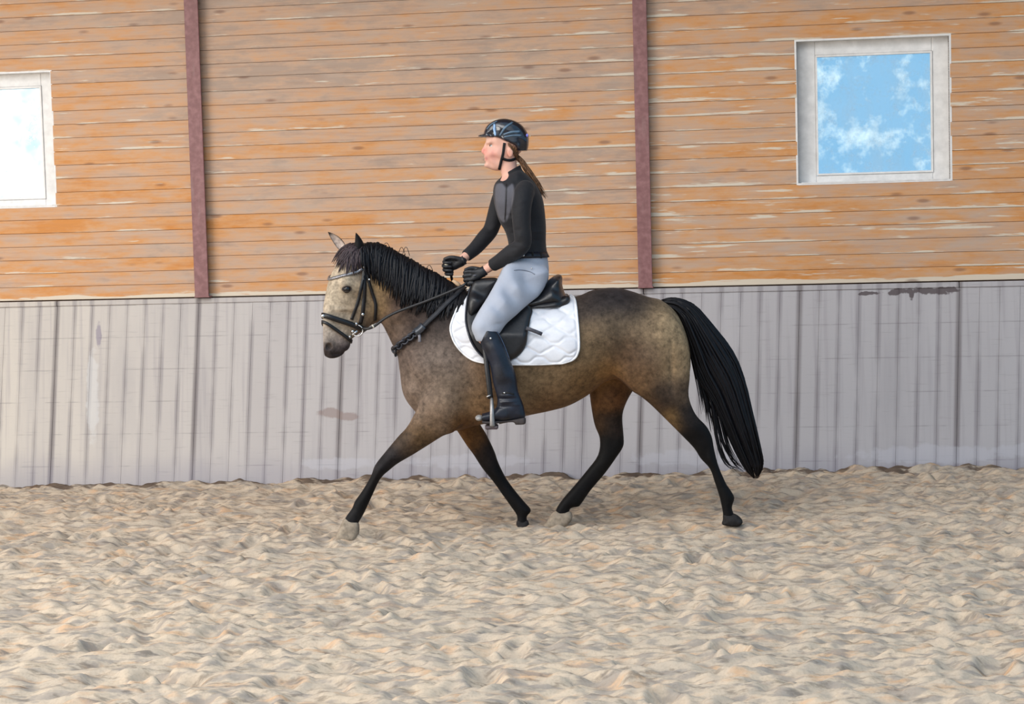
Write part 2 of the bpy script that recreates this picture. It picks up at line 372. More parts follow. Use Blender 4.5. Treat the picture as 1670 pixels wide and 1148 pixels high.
# windows
FRAME = plain('white_window_frame', L(226, 224, 222), .5, .4, nscale=18, namt=.10, bump=.05)
def dirty_pane():
    m = M('dusty_window_glass', .25, .4); v = m.co('Object', wall); t = m.t
    n = m.noise(v, 16, 5, .65); st = m.noise(m.map(v, (2.2, 1, .9)), 3, 4)
    f = m.math('ADD', m.math('MULTIPLY', m.ss(n, .50, .72), .18), m.math('ADD', .06, m.math('MULTIPLY', m.ss(st, .42, .7), .14)))
    tr = m.n('BsdfTransparent', {0: (.86, .97, 1, 1)}); gl = m.n('BsdfGlossy', {0: (1, 1, 1, 1), 1: .05}); tl = m.n('BsdfTranslucent', {0: (.9, .95, 1, 1)})
    a = m.n('MixShader', {0: f, 1: tr.outputs[0], 2: tl.outputs[0]}); b = m.n('MixShader', {0: .04, 1: a.outputs[0], 2: gl.outputs[0]})
    t.links.new(b.outputs[0], t.nodes['Material Output'].inputs[0]); return m.m
PANE = dirty_pane()
for i, (x0, x1, z0, z1) in enumerate(WINS):
    wi = tag(empty('window_%d' % (i+1), W0, -PSI), kind='structure')
    d0, d1 = FACE+.085, FACE+.14; iz0, iz1 = z0+.05, z1-.09
    ia, ib = x0+.125, x1-.105
    mesh('frame', *join([box((x0-.01, d0, z0-.01), (ia, d1, z1+.01), .006), box((ib, d0, z0-.01), (x1+.01, d1, z1+.01), .006), box((ia, d0, z0-.01), (ib, d1, iz0), .006), box((ia, d0, iz1), (ib, d1, z1+.01), .006)]), FRAME, wi, smooth=False)
    mesh('glazing_bead', *join([box((ia, d0-.008, iz0), (ia+.012, d0+.02, iz1)), box((ib-.012, d0-.008, iz0), (ib, d0+.02, iz1)), box((ia+.012, d0-.008, iz0), (ib-.012, d0+.02, iz0+.012)), box((ia+.012, d0-.008, iz1-.012), (ib-.012, d0+.02, iz1))]), FRAME, wi, smooth=False)
    mesh('pane', *box((ia, d0+.018, iz0), (ib, d0+.024, iz1)), PANE, wi, smooth=False)
    mesh('reveal', *join([box((x0-.012, FACE-.002, z0-.012), (x0, d0+.01, z1+.012)), box((x1, FACE-.002, z0-.012), (x1+.012, d0+.01, z1+.012)), box((x0, FACE-.002, z1), (x1, d0+.01, z1+.012)), box((x0, FACE-.004, z0-.014), (x1, d0+.01, z0))]), FRAME, wi, smooth=False)
    mesh('sill_board', *box((x0+.02, FACE-.006, z0-.006), (x1-.02, d0, z0+.004), .002), FRAME, wi, smooth=False)
# unseen roof strip added to shade the top of the wall; open beyond it
roof = tag(mesh('shade_ceiling', [W0+np.array([math.cos(PSI)*x+math.sin(PSI)*y, -math.sin(PSI)*x+math.cos(PSI)*y, z]) for x in (WX0, WX1) for y, z in ((.30, 4.02), (.30, 4.10), (-2.6, 4.78), (-2.6, 4.70))], [(0, 1, 2, 3), (7, 6, 5, 4), (0, 4, 5, 1), (1, 5, 6, 2), (2, 6, 7, 3), (3, 7, 4, 0)], plain('grey_shade_roof', L(150, 140, 128), .8), smooth=False), kind='structure')
# leaning kick boards under a cap rail
def kick_mat():
    m = M('painted_kick_boards', .75, .2); v = m.co('Object', kick); oi = m.n('ObjectInfo').outputs['Random']; s = m.n('SeparateXYZ', {0: v})
    n1 = m.noise(m.map(v, (2.2, 1, .5)), 1.5, 4); vert = m.noise(m.map(v, (26, 1, .9)), 1, 4); hor = m.noise(m.map(v, (5, 1, 70)), 1, 4)
    base = m.mix(m.ss(s.outputs[0], -4.2, -.2), L(204, 195, 184), L(182, 178, 180))  # warm light from the left painted into the board tone
    base = m.mix(m.math('MULTIPLY', oi, .25), base, L(168, 162, 162)); base = m.mix(m.math('MULTIPLY', m.ss(vert, .50, .75), .40), base, L(150, 143, 148))
    base = m.mix(m.math('MULTIPLY', m.ss(n1, .5, .8), .35), base, L(150, 146, 150)); base = m.mix(m.math('MULTIPLY', m.ss(hor, .58, .74), .30), base, L(140, 132, 134))
    zr = m.math('FRACT', m.math('DIVIDE', m.math('ADD', s.outputs[2], .02), .226)); ln = m.math('MULTIPLY', m.ss(m.math('ABSOLUTE', m.math('SUBTRACT', zr, .5)), .022, .008), m.ss(m.noise(m.map(v, (3, 1, 9)), 1.4, 3), .45, .6))
    base = m.mix(m.math('MULTIPLY', ln, .36), base, L(112, 106, 108))
    xs_ = m.math('DIVIDE', m.math('SUBTRACT', m.math('ADD', s.outputs[0], m.math('MULTIPLY', m.math('SUBTRACT', 1.2, s.outputs[2]), LEAN)), 3.008-58*KP), KP)
    jd = m.math('ABSOLUTE', m.math('SUBTRACT', m.math('FRACT', m.math('ADD', xs_, .5)), .5)); j8 = m.math('ABSOLUTE', m.math('SUBTRACT', m.math('FRACT', m.math('ADD', m.math('DIVIDE', m.math('ADD', xs_, 6.), 8.), .5)), .5))
    jn = m.ss(m.noise(m.map(v, (1.7, 1, .8), (5, 0, 2)), 2.2, 3), .30, .62)                    # damp streaks that follow the joints
    base = m.mix(m.math('MULTIPLY', m.math('MULTIPLY', m.ss(jd, .20, .07), jn), .46), base, L(122, 115, 120)); base = m.mix(m.math('MULTIPLY', m.ss(j8, .030, .006), .60), base, L(112, 104, 104))
    # boards darker and bluer towards the foot; smear, drip and rot marks
    base = m.mix(m.math('MULTIPLY', m.ss(m.math('ADD', s.outputs[2], m.math('MULTIPLY', m.noise(m.map(v, (1.2, 1, 1)), 2, 3), .25)), .36, .10), .40), base, L(142, 138, 152))
    base = m.mix(m.math('MULTIPLY', spots(m, v, [(-1.27, .445, .09, .035), (-1.14, .42, .09, .03)]), .6), base, L(140, 120, 114))
    base = m.mix(m.math('MULTIPLY', spots(m, v, [(-2.96, 1.02, .022, .09)]), .55), base, L(120, 110, 134))
    base = m.mix(m.math('MULTIPLY', spots(m, v, [(-3.0, .60, .045, .36)]), .40), base, L(214, 214, 214))
    base = m.mix(m.math('MULTIPLY', spots(m, v, [(2.80, 1.205, .14, .026), (2.60, 1.205, .07, .02), (2.95, 1.215, .05, .02), (2.42, 1.20, .06, .012), (2.70, 1.18, .02, .03)], 3.6), .85), base, L(78, 66, 68))
    base = m.mix(m.math('MULTIPLY', spots(m, v, [(2.8, .13, .5, .06), (3.5, .15, .3, .05), (1.2, .12, .4, .05), (-1.2, .1, .3, .04), (-.3, .11, .4, .05)]), .35), base, L(196, 196, 204))
    m.set('Base Color', base).bump(m.math('ADD', vert, m.math('MULTIPLY', hor, .7)), .25, .003); return m.m
KP = 1.046/8; LEAN = .04; kt, kb = 1.225, -.22
KICK = kick_mat()
def kd(z): return .150*(z-0)/1.225                               # depth of the leaning face at height z
nb = 0
for k in range(-78, 30):
    xa = 3.008+k*KP; xb = xa+KP; ga = .0010 if k % 8 == 0 else .0005; gb = .0010 if (k+1) % 8 == 0 else .0005; o = random.uniform(-.001, .001); c = .0012
    def q(x, z, d): return (x-LEAN*(1.2-z), kd(z)+d, z)
    prof = [(xa+ga, .03), (xa+ga, o+c), (xa+ga+c, o), (xb-gb-c, o), (xb-gb, o+c), (xb-gb, .03)]
    v = [q(x, z, d) for z in (kb, kt) for x, d in prof]; n = 6
    f = [(i, i+1, n+i+1, n+i) for i in range(5)]+[(5, 0, n, n+5), tuple(range(5, -1, -1)), tuple(range(n, 2*n))]
    mesh('kick_board', v, f, KICK, kick, smooth=False)
X0, X1 = 3.008-78*KP, 3.008+30*KP
mesh('backing', *join([([(X0-.2, kd(kb)+.032, kb), (X1, kd(kb)+.032, kb), (X1, kd(kt)+.032, kt), (X0-.2, kd(kt)+.032, kt), (X0-.2, .33, kb), (X1, .33, kb), (X1, .33, kt), (X0-.2, .33, kt)], [(0, 1, 2, 3), (5, 4, 7, 6), (3, 2, 6, 7), (0, 4, 5, 1), (1, 5, 6, 2), (0, 3, 7, 4)])]), KGAP, kick, smooth=False)
for a in range(-9, 6):
    x = .916+a*1.046*2
    if x > X1 or x+2.09 < X0: continue
    mesh('cap_rail', *box((max(x, X0)+.002, kd(1.2)-.004, 1.226), (min(x+2.092, X1)-.002, FACE+.02, 1.262), .004), KICK, kick, smooth=False)
# sand floor
def sand_h(x, y):
    X, Y = x, y; wx = perlin(X*1.1+9, Y*1.1+4)*.25; wy = perlin(X*1.1+31, Y*1.1+14)*.25; X = X+wx; Y = Y+wy
    h = .020*perlin(X*1.1, Y*1.3+7)+.022*(.5-np.abs(perlin(X*2.6+3, Y*3.2))*1.6)+.024*perlin(X*4.4+11, Y*7.2+2)+.024*(np.abs(perlin(X*6.5+5, Y*13+1))-.2)*1.5+.017*perlin(X*11+1, Y*24)+.007*perlin(X*20, Y*44)+.003*perlin(X*36, Y*66)
    return h*1.1
hoofs = []
for _ in range(420): hoofs.append((RNG.uniform(-4.6, 4.6), RNG.uniform(-5, 2.0), RNG.uniform(.04, .07), RNG.uniform(.015, .045), RNG.uniform(0, 6.28)))
def floor_mesh():
    s = .011; xs = np.arange(-5.3, 5.31, s); ys = np.arange(-5.4, 2.86, s); X, Y = np.meshgrid(xs, ys, indexing='ij'); Z = sand_h(X, Y)
    for (cx, cy, r, d, a) in hoofs:                              # hoof prints: a dip with a pushed-up rim
        i0, i1 = np.searchsorted(xs, [cx-.35, cx+.35]); j0, j1 = np.searchsorted(ys, [cy-.35, cy+.35]); x = X[i0:i1, j0:j1]-cx; y = Y[i0:i1, j0:j1]-cy
        u = (x*math.cos(a)+y*math.sin(a))*.75; v = -x*math.sin(a)+y*math.cos(a); q = np.sqrt(u*u+v*v)/r
        Z[i0:i1, j0:j1] += -d*np.exp(-q**4*.6)+.45*d*np.exp(-((q-1.45)/.4)**2)*(.6+.6*np.cos(np.arctan2(v, u)))
    c, sn = math.cos(PSI), math.sin(PSI); lx = (X-W0[0])*c-(Y-W0[1])*sn; ly = (X-W0[0])*sn+(Y-W0[1])*c
    near = np.clip(1+ly/2.2, 0, 1.2); near = near*near*(3-2*np.clip(near, 0, 1))
    Z = Z-.02+near*(np.clip(lx, -4.5, 4.5)*.0145+.005)
    rim = np.exp(-((ly+.04)/.10)**2)*(.5+1.6*perlin(X*3.1, Y*0+5)); Z += .035*np.clip(rim, 0, 2)
    nx, ny = X.shape; V = np.stack([X, Y, Z], -1).reshape(-1, 3); I = np.arange(nx*ny).reshape(nx, ny); F = np.stack([I[:-1, :-1], I[1:, :-1], I[1:, 1:], I[:-1, 1:]], -1).reshape(-1, 4)
    # coarse surround so that the floor goes on outside the frame
    b = [(-14, -16), (14, -16), (14, 2.86), (-14, 2.86)]; e = [I[0, 0], I[-1, 0], I[-1, -1], I[0, -1]]
    k = len(V); V = np.vstack([V, [(x, y, -.03) for x, y in b]]); F = np.vstack([F, [(k, k+1, e[1], e[0]), (k+1, k+2, e[2], e[1]), (k+3, k, e[0], e[3])]])
    return V, F, (xs, ys, Z)
def sand_mat():
    m = M('arena_sand', .95, .06); v = m.co('Object'); a = m.noise(m.map(v, (1.6, 2.6, 1)), 2.2, 5, .6); b = m.noise(m.map(v, (3, 8, 1), (3, 1, 0)), 1.5, 4); c = m.noise(m.map(v, (6, 17, 1), (7, 2, 0)), 1.5, 5, .65); d = m.noise(v, 90, 3)
    e = m.noise(m.map(v, (4, 11, 1), (1, 9, 0)), 1.6, 4)
    col = m.ramp(a, [(.25, L(174, 161, 146)), (.5, L(193, 176, 156)), (.75, L(206, 185, 160))])
    col = m.mix(m.math('MULTIPLY', m.ss(b, .52, .70), .60), col, L(202, 156, 114)); col = m.mix(m.math('MULTIPLY', m.ss(e, .49, .61), .62), col, L(134, 128, 124)); col = m.mix(m.math('MULTIPLY', m.ss(c, .52, .66), .52), col, L(88, 79, 70))
    col = m.mix(m.math('MULTIPLY', m.ss(c, .42, .28), .4), col, L(210, 193, 170)); col = m.mix(m.math('MULTIPLY', m.ss(d, .45, .7), .25), col, L(146, 132, 116))
    wl = m.co('Object', kick); sw = m.n('SeparateXYZ', {0: wl}); ds = m.math('ADD', sw.outputs[1], m.math('MULTIPLY', m.math('SUBTRACT', m.noise(m.map(wl, (1.4, 4, 1)), 2.4, 4, .6), .5), .9))
    col = m.mix(m.math('MULTIPLY', m.ss(ds, -.10, -.02), .85), col, L(84, 68, 58))               # dark damp dirt swept against the kick boards
    m.set('Base Color', col).bump(m.math('ADD', d, c), .18, .006); return m.m
SAND = sand_mat(); fv, ff, SG = floor_mesh(); tag(mesh('floor', fv, ff, SAND), kind='structure')
def sand_z(x, y):
    i = int(np.clip(np.searchsorted(SG[0], x), 0, len(SG[0])-1)); j = int(np.clip(np.searchsorted(SG[1], y), 0, len(SG[1])-1)); return float(SG[2][i, j])
# ================================================================ THE HORSE
HO = P(900, 866); HO[2] = 0
TH = math.radians(27); PIV = P(600, 440)         # the head is turned a little towards the viewer
hf = Field((P(512, 0)[0], -.36, -.06), (P(1250, 0)[0], .36, P(600, 372)[2]), .0055)
torso = [(768, 478), (800, 483), (840, 485), (890, 485), (940, 483), (967, 473), (1001, 469), (1027, 474), (1057, 484), (1080, 490), (1102, 509), (1117, 539), (1125, 573), (1125, 605), (1115, 640), (1090, 655), (1060, 650), (1034, 640), (1008, 619), (985, 624), (960, 643), (930, 660), (900, 669), (857, 678), (820, 686), (780, 693), (745, 702), (715, 700), (690, 685), (678, 672), (666, 657), (659, 640), (655, 613), (653, 590), (658, 560), (680, 520), (720, 490)]
hf.inflate(torso, [(660, 610, 40, .10), (690, 600, 75, .17), (740, 590, 105, .205), (800, 585, 105, .245), (860, 580, 100, .265), (920, 572, 95, .265), (980, 550, 80, .25), (1030, 545, 85, .235), (1070, 545, 75, .215), (1105, 570, 45, .15)], 0, .02, 2.15)
neck = [(588, 400), (617, 398), (636, 406), (667, 422), (709, 446), (751, 472), (790, 485), (800, 520), (780, 580), (740, 640), (690, 660), (662, 640), (656, 605), (650, 581), (639, 560), (632, 545), (621, 525), (605, 505), (592, 470), (582, 430)]
hf.inflate(neck, [(605, 450, 55, .080), (640, 480, 70, .09), (680, 510, 75, .11), (720, 545, 85, .145), (750, 580, 90, .185), (690, 610, 60, .155)], 0, .04, 2.0)
lf = [(700, 630), (668, 690), (650, 711), (630, 735), (612, 758), (605, 776), (591, 800), (579, 817), (574, 829), (563, 845), (560, 858), (567, 866), (580, 864), (585, 852), (592, 840), (598, 828), (608, 806), (621, 780), (637, 765), (650, 755), (674, 741), (698, 726), (722, 711), (745, 700), (765, 660), (755, 610), (725, 600)]
hf.inflate(lf, [(575, 850, 10, .030), (590, 825, 11, .033), (605, 795, 11, .030), (620, 765, 15, .040), (650, 735, 20, .048), (690, 705, 32, .062), (730, 660, 50, .085), (740, 620, 50, .075)], -.13, .035)
rf = [(735, 680), (757, 720), (772, 741), (787, 764), (804, 785), (819, 806), (834, 827), (843, 841), (845, 858), (861, 858), (859, 843), (866, 832), (855, 818), (840, 800), (825, 779), (813, 755), (806, 735), (793, 708), (781, 687), (770, 650), (740, 640)]
hf.inflate(rf, [(852, 850, 9, .03), (852, 828, 11, .033), (832, 800, 11, .031), (808, 760, 14, .040), (785, 715, 22, .052), (760, 680, 28, .065)], .13, .03)
lh = [(1000, 600), (1020, 626), (1035, 639), (1057, 656), (1080, 678), (1110, 708), (1132, 731), (1143, 748), (1158, 765), (1166, 787), (1174, 812), (1179, 835), (1181, 846), (1198, 846), (1194, 828), (1198, 812), (1190, 797), (1184, 788), (1172, 760), (1165, 733), (1161, 712), (1152, 695), (1134, 675), (1123, 645), (1125, 611), (1123, 573), (1112, 535), (1085, 510), (1040, 520), (1000, 560)]
hf.inflate(lh, [(1188, 838, 9, .03, -.12), (1186, 812, 11, .033, -.12), (1172, 785, 11, .031, -.12), (1152, 735, 15, .040, -.12), (1115, 680, 26, .052, -.13), (1085, 630, 48, .085, -.135), (1060, 570, 60, .105, -.135)], -.13, .035)
rh = [(960, 600), (962, 645), (969, 690), (978, 715), (975, 742), (956, 768), (937, 791), (918, 813), (907, 830), (907, 842), (925, 842), (930, 829), (942, 826), (947, 822), (964, 798), (986, 772), (1004, 747), (1016, 728), (1017, 712), (1015, 680), (1020, 660), (1031, 639), (1050, 610), (1020, 570)]
hf.inflate(rh, [(917, 836, 9, .03, .12), (935, 815, 11, .033, .12), (960, 785, 12, .031, .12), (1000, 735, 15, .040, .12), (992, 690, 22, .052, .13), (995, 640, 35, .085, .135), (1010, 600, 45, .10, .135)], .13, .03)
# muscles
def D(px, py, y, sig, amt): q = P(px, py, y); hf.dent(q, sig, amt)
for px, py, y, sg, am in [(735, 640, -.25, (.05, .06, .08), -.012), (700, 600, -.2, (.06, .06, .06), -.012), (768, 640, -.25, (.025, .06, .08), .012), (690, 545, -.15, (.05, .05, .03), .010), (720, 520, -.2, (.03, .06, .05), .008), (1020, 600, -.26, (.03, .06, .06), .014), (985, 600, -.27, (.03, .05, .06), .010), (1060, 590, -.26, (.05, .06, .06), -.012), (1040, 500, -.2, (.06, .06, .03), -.010), (1000, 505, -.2, (.025, .05, .025), .008), (1095, 600, -.2, (.012, .06, .09), .008), (672, 640, -.1, (.03, .05, .03), -.015), (672, 640, .1, (.03, .05, .03), -.015), (680, 690, -.2, (.03, .04, .05), -.008),
    (640, 530, -.09, (.05, .03, .012), .006), (620, 768, -.17, (.02, .02, .02), -.004), (1152, 738, -.16, (.012, .02, .03), .006)]: D(px, py, y, sg, am)
# head, evaluated in its own turned frame
head_px = [(594, 399), (579, 398), (568, 403), (559, 415), (551, 433), (541, 456), (534.5, 485), (530, 510), (526, 528), (521, 546), (519, 560), (522, 569), (531, 576), (541, 582), (552, 581), (562, 575), (569, 567), (571, 558), (575, 551), (589, 541), (602, 532), (615, 524), (624, 505), (628, 480), (627, 450), (620, 425), (607, 405)]
cT, sT = math.cos(TH), math.sin(TH)
def hl(px, py):                                  # photo px -> head-local (X,Z)
    q = P(px, py); return np.array([PIV[0]+(q[0]-PIV[0])/cT, q[2]])
def h2w(x, y, z): x = np.asarray(x)-PIV[0]; return np.stack([PIV[0]+x*cT-y*sT, x*sT+y*cT, z+0*x], -1)     # head-local -> world
hd = smooth_loop([hl(*q) for q in head_px], 4)
hc = [(*hl(a, b), R/290., w_, 0.) for a, b, R, w_ in [(540, 566, 20, .046), (549, 545, 26, .043), (560, 520, 32, .054), (573, 492, 42, .078), (578, 466, 42, .095), (585, 435, 40, .085), (606, 490, 38, .066), (604, 420, 30, .07)]]
sl, (x, y, z) = hf.sub((P(514, 0)[0], -.26, P(0, 592)[2]-.03), (P(648, 0)[0], .17, 1.75))
XX, YY = np.meshgrid(x, y, indexing='ij'); XL = PIV[0]+(XX-PIV[0])*cT+YY*sT; YL = -(XX-PIV[0])*sT+YY*cT
def head_field(XL, YL, z):
    # nearest-sample evaluation on a local grid, then trilinear look-up
    gx = np.arange(XL.min()-.01, XL.max()+.02, .006); gy = np.arange(YL.min()-.01, YL.max()+.02, .006); f = Field.infl(hd, hc, gx, gy, z, 2.5)
    def el(c, r, k, op):
        nonlocal f
        l = np.sqrt((((gx-c[0])/r[0])**2)[:, None, None]+(((gy-c[1])/r[1])**2)[None, :, None]+(((z-c[2])/r[2])**2)[None, None, :]); d = (l-1)*min(r)
        if op == 'add': h = np.clip(.5+.5*(f-d)/k, 0, 1); f = f*(1-h)+d*h-k*h*(1-h)
        else: d = -d; h = np.clip(.5-.5*(f-d)/k, 0, 1); f = f*(1-h)+d*h+k*h*(1-h)
    def ga(c, s, a):
        nonlocal f
        f = f+a*np.exp(-.5*((gx-c[0])/s[0])**2)[:, None, None]*np.exp(-.5*((gy-c[1])/s[1])**2)[None, :, None]*np.exp(-.5*((z-c[2])/s[2])**2)[None, None, :]
    for sg in (-1, 1):
        a = hl(559, 463); el((a[0], sg*.075, a[1]), (.036, .022, .03), .02, 'add')              # orbit
        a = hl(557, 457); ga((a[0], sg*.09, a[1]+.014), (.03, .02, .010), -.006)               # brow
        a = hl(557, 471); el((a[0], sg*.097, a[1]), (.025, .014, .0145), .006, 'sub')           # eye opening
        a = hl(578, 446); ga((a[0], sg*.08, a[1]), (.018, .02, .02), .010)                      # hollow above the eye
        a = hl(555, 503); ga((a[0], sg*.07, a[1]), (.045, .02, .009), -.009)                    # facial crest
        a = hl(600, 498); ga((a[0], sg*.07, a[1]), (.042, .025, .048), -.014)                    # round cheek
        a = hl(545, 520); ga((a[0], sg*.05, a[1]), (.03, .02, .05), .006)
        a = hl(535.5, 561); el((a[0], sg*.040, a[1]), (.024, .018, .024), .014, 'add'); a = hl(535, 562.5); el((a[0], sg*.056, a[1]), (.019, .030, .0215), .006, 'sub')
        a = hl(562, 572); ga((a[0], sg*.04, a[1]), (.02, .025, .004), .009); a = hl(550, 575); ga((a[0], sg*.04, a[1]), (.02, .025, .004), .008)
        a = hl(567, 560); ga((a[0], sg*.02, a[1]), (.014, .02, .014), -.006)
    ix = np.clip((XL-gx[0])/.006, 0, len(gx)-2); iy = np.clip((YL-gy[0])/.006, 0, len(gy)-2); i = ix.astype(int); j = iy.astype(int); u = (ix-i)[..., None]; v = (iy-j)[..., None]
    return f[i, j]*(1-u)*(1-v)+f[i+1, j]*u*(1-v)+f[i, j+1]*(1-u)*v+f[i+1, j+1]*u*v
hf.put(sl, head_field(XL, YL, z), .03)
# ears
def ear(base, tip, lat, w0, twist):
    b = np.array(base); t = np.array(tip); ax = t-b; Ln = np.linalg.norm(ax); ax /= Ln; open_ = np.array(twist, float); open_ -= ax*(open_@ax); open_ /= np.linalg.norm(open_); sd = np.cross(ax, open_)
    V = []; F = []; n, m = 12, 12
    wv = [.62, .80, .93, 1, 1, .97, .90, .80, .66, .50, .30, .05]
    for i in range(n):
        s = i/(n-1); w_ = w0*wv[i]; c = b+ax*Ln*s+open_*(-.012*math.sin(math.pi*s))
        for j in range(m):
            a = 2*math.pi*j/m; V.append(c+sd*w_*math.cos(a)+open_*w_*(.75*math.sin(a) if math.sin(a) < 0 else -.45*math.sin(a)*(1 if .12 < s else 0)+.15))
    for i in range(n-1):
        for j in range(m): F.append((i*m+j, i*m+(j+1) % m, (i+1)*m+(j+1) % m, (i+1)*m+j))
    F += [tuple(range(m))[::-1], tuple((n-1)*m+j for j in range(m))]; return V, F
hV, hQ = hf.mesh(1)
HB = bvh(hV, hQ)
def vproj(V):
    v = np.asarray(V)-CAM; d = v@cf; return 835+FOC*(v@cr)/d, 574-FOC*(v@cu)/d
# coat: buckskin pattern in side view, with lit and shaded tones painted in
coat = [(539, 563, (18, 14, 16), 6), (534, 574, (70, 62, 62), 6), (547, 581, (52, 46, 48), 7), (563, 574, (60, 52, 54), 7), (527, 571, (84, 74, 72), 5), (565, 470, (60, 50, 44), 5), (560, 455, (186, 172, 152), 9), (548, 555, (150, 136, 126), 8), (590, 430, (122, 104, 90), 20), (560, 440, (176, 160, 140), 20), (548, 470, (184, 170, 150), 22), (575, 490, (164, 146, 124), 20), (540, 510, (182, 168, 150), 20), (560, 525, (160, 146, 130), 18), (600, 490, (148, 124, 96), 18), (618, 500, (150, 124, 88), 12), (622, 470, (150, 126, 92), 14), (595, 530, (120, 100, 82), 14), (532, 545, (172, 158, 146), 16), (530, 568, (96, 84, 82), 8), (545, 578, (64, 56, 58), 8), (562, 572, (70, 60, 60), 9), (553, 560, (112, 100, 98), 10),
    (640, 430, (42, 34, 34), 22), (690, 460, (40, 32, 32), 24), (740, 480, (40, 32, 32), 22), (640, 490, (78, 62, 56), 18), (640, 530, (112, 94, 80), 18), (680, 530, (74, 62, 57), 22), (720, 528, (46, 38, 37), 24), (660, 570, (104, 90, 82), 24), (720, 580, (116, 104, 96), 30), (680, 640, (124, 108, 96), 28), (740, 640, (116, 101, 87), 30), (775, 660, (138, 110, 80), 18), (800, 610, (104, 84, 66), 26), (705, 680, (120, 100, 82), 20),
    (690, 710, (104, 82, 58), 16), (660, 725, (78, 64, 52), 14), (640, 745, (44, 40, 42), 14), (612, 770, (24, 21, 23), 20), (613, 762, (62, 57, 60), 6), (590, 815, (17, 15, 17), 20), (575, 845, (40, 38, 40), 12), (755, 690, (110, 78, 44), 14), (772, 720, (104, 74, 42), 12), (790, 740, (40, 32, 30), 14), (815, 780, (17, 15, 17), 20), (850, 830, (17, 15, 17), 20),  # small greyer point on the near knee paints a highlight
    (850, 600, (120, 102, 80), 34), (900, 620, (124, 104, 80), 30), (900, 655, (118, 90, 62), 20), (950, 630, (122, 94, 62), 22), (960, 570, (116, 98, 76), 30), (930, 500, (76, 66, 60), 22), (970, 490, (56, 50, 50), 20), (1010, 488, (48, 44, 47), 24), (1040, 500, (56, 50, 50), 18), (1000, 540, (104, 90, 74), 26), (1020, 575, (92, 72, 56), 24), (1060, 530, (132, 114, 92), 26), (1095, 540, (160, 140, 112), 20), (1100, 590, (152, 130, 102), 22), (1060, 590, (104, 86, 70), 24), (990, 610, (136, 102, 62), 18), (1040, 620, (112, 88, 64), 18), (1110, 635, (96, 80, 66), 16), (1080, 645, (50, 42, 38), 16), (1060, 660, (86, 66, 46), 14), (1095, 685, (110, 88, 60), 12), (1120, 680, (44, 37, 34), 14), (1140, 720, (17, 15, 16), 18), (1165, 770, (13, 12, 14), 22), (1188, 830, (13, 12, 14), 22), (985, 650, (122, 88, 58), 16), (975, 690, (84, 64, 46), 12), (1000, 690, (48, 38, 32), 14), (985, 740, (20, 18, 18), 22), (945, 800, (15, 13, 15), 26), (1010, 640, (100, 70, 46), 14)]
def coat_cols(V):
    px, py = vproj(V); ws = np.zeros(len(V)); ac = np.zeros((len(V), 3)); s = np.zeros(len(V))
    for a, b, c, sg in coat:
        r = ((px-a)**2+(py-b)**2)/(.85*sg)**2; w_ = np.exp(-.5*r)+1e-4/(1+r)**2; ws += w_; ac += w_[:, None]*np.array(L(*c))
    return (ac/ws[:, None])**1.15*1.08
hcol = coat_cols(hV)
def coat_mat():
    m = M('buckskin_coat', .6, .16); a = m.n('Attribute', attribute_name='Col').outputs[0]; v = m.co()
    dp = m.n('TexVoronoi', {'Vector': v, 'Scale': 30.}).outputs['Distance']; n = m.noise(v, 38, 5, .65); n2 = m.noise(m.map(v, (1, 1, 1)), 9, 4); fine = m.noise(m.map(v, (60, 200, 200)), 2.5, 3)
    k = m.math('ADD', m.math('MULTIPLY', m.math('SUBTRACT', m.math('ADD', m.math('MULTIPLY', n, .6), m.math('MULTIPLY', m.noise(v, 85, 3, .7), .4)), .5), 2.6), m.math('ADD', m.math('MULTIPLY', m.math('SUBTRACT', n2, .5), .9), m.math('MULTIPLY', m.math('SUBTRACT', .42, dp), .45)))
    g = m.n('HueSaturation', {'Value': m.math('ADD', 1., k), 'Color': a}).outputs[0]
    m.set('Base Color', g).set('Sheen Weight', .03).bump(m.math('ADD', fine, n), .18, .004); return m.m
COAT = coat_mat()
horse = tag(mesh('horse', hV, hQ, COAT, None, HO, cols=hcol), 'buckskin horse with black mane, tail and legs trotting over the sand under the rider', 'horse')
# ---------------------------------------------------------------- horse: eyes, ears, hooves, hair
CV = Vector(CAM)
def snap(B, px, py, off=.004, Y=None):           # photo point -> point on the near side of a surface
    d = Vector(ray(px, py)).normalized(); h = B.ray_cast(CV, d)
    if h[0] is None: 
        q = P(px, py, 0. if Y is None else Y); return q, np.array([0, -1., 0])
    n = np.array(h[1]); n = n if n@np.array(d) < 0 else -n
    return np.array(h[0])+n*off, n
def snaps(B, pts, off=.004, n=0, Y=None):
    if n: pts = spline(pts, n)
    r = [snap(B, a, b, off, Y) for a, b in pts]; return np.array([a for a, _ in r]), np.array([b for _, b in r])
def loop_on(B, c, u, v, ang, off=.004, far=.45):
    c = np.array(c); p = []; N = []
    for a in ang:
        d = math.cos(a)*np.array(u)+math.sin(a)*np.array(v); d /= np.linalg.norm(d); h = B.ray_cast(Vector(c+d*far), Vector(-d))
        if h[0] is None: continue
        n = np.array(h[1]); n = n if n@d > 0 else -n; p.append(np.array(h[0])+n*off); N.append(n)
    return np.array(p), np.array(N)
def smooth_path(p, k=2, closed=False):
    p = np.array(p)
    for _ in range(k):
        q = .25*np.roll(p, 1, 0)+.5*p+.25*np.roll(p, -1, 0)
        if not closed: q[0], q[-1] = p[0], p[-1]
        p = q
    return p
EYE = plain('dark_eye', L(14, 10, 9), .08, .6, namt=.1, bump=0)
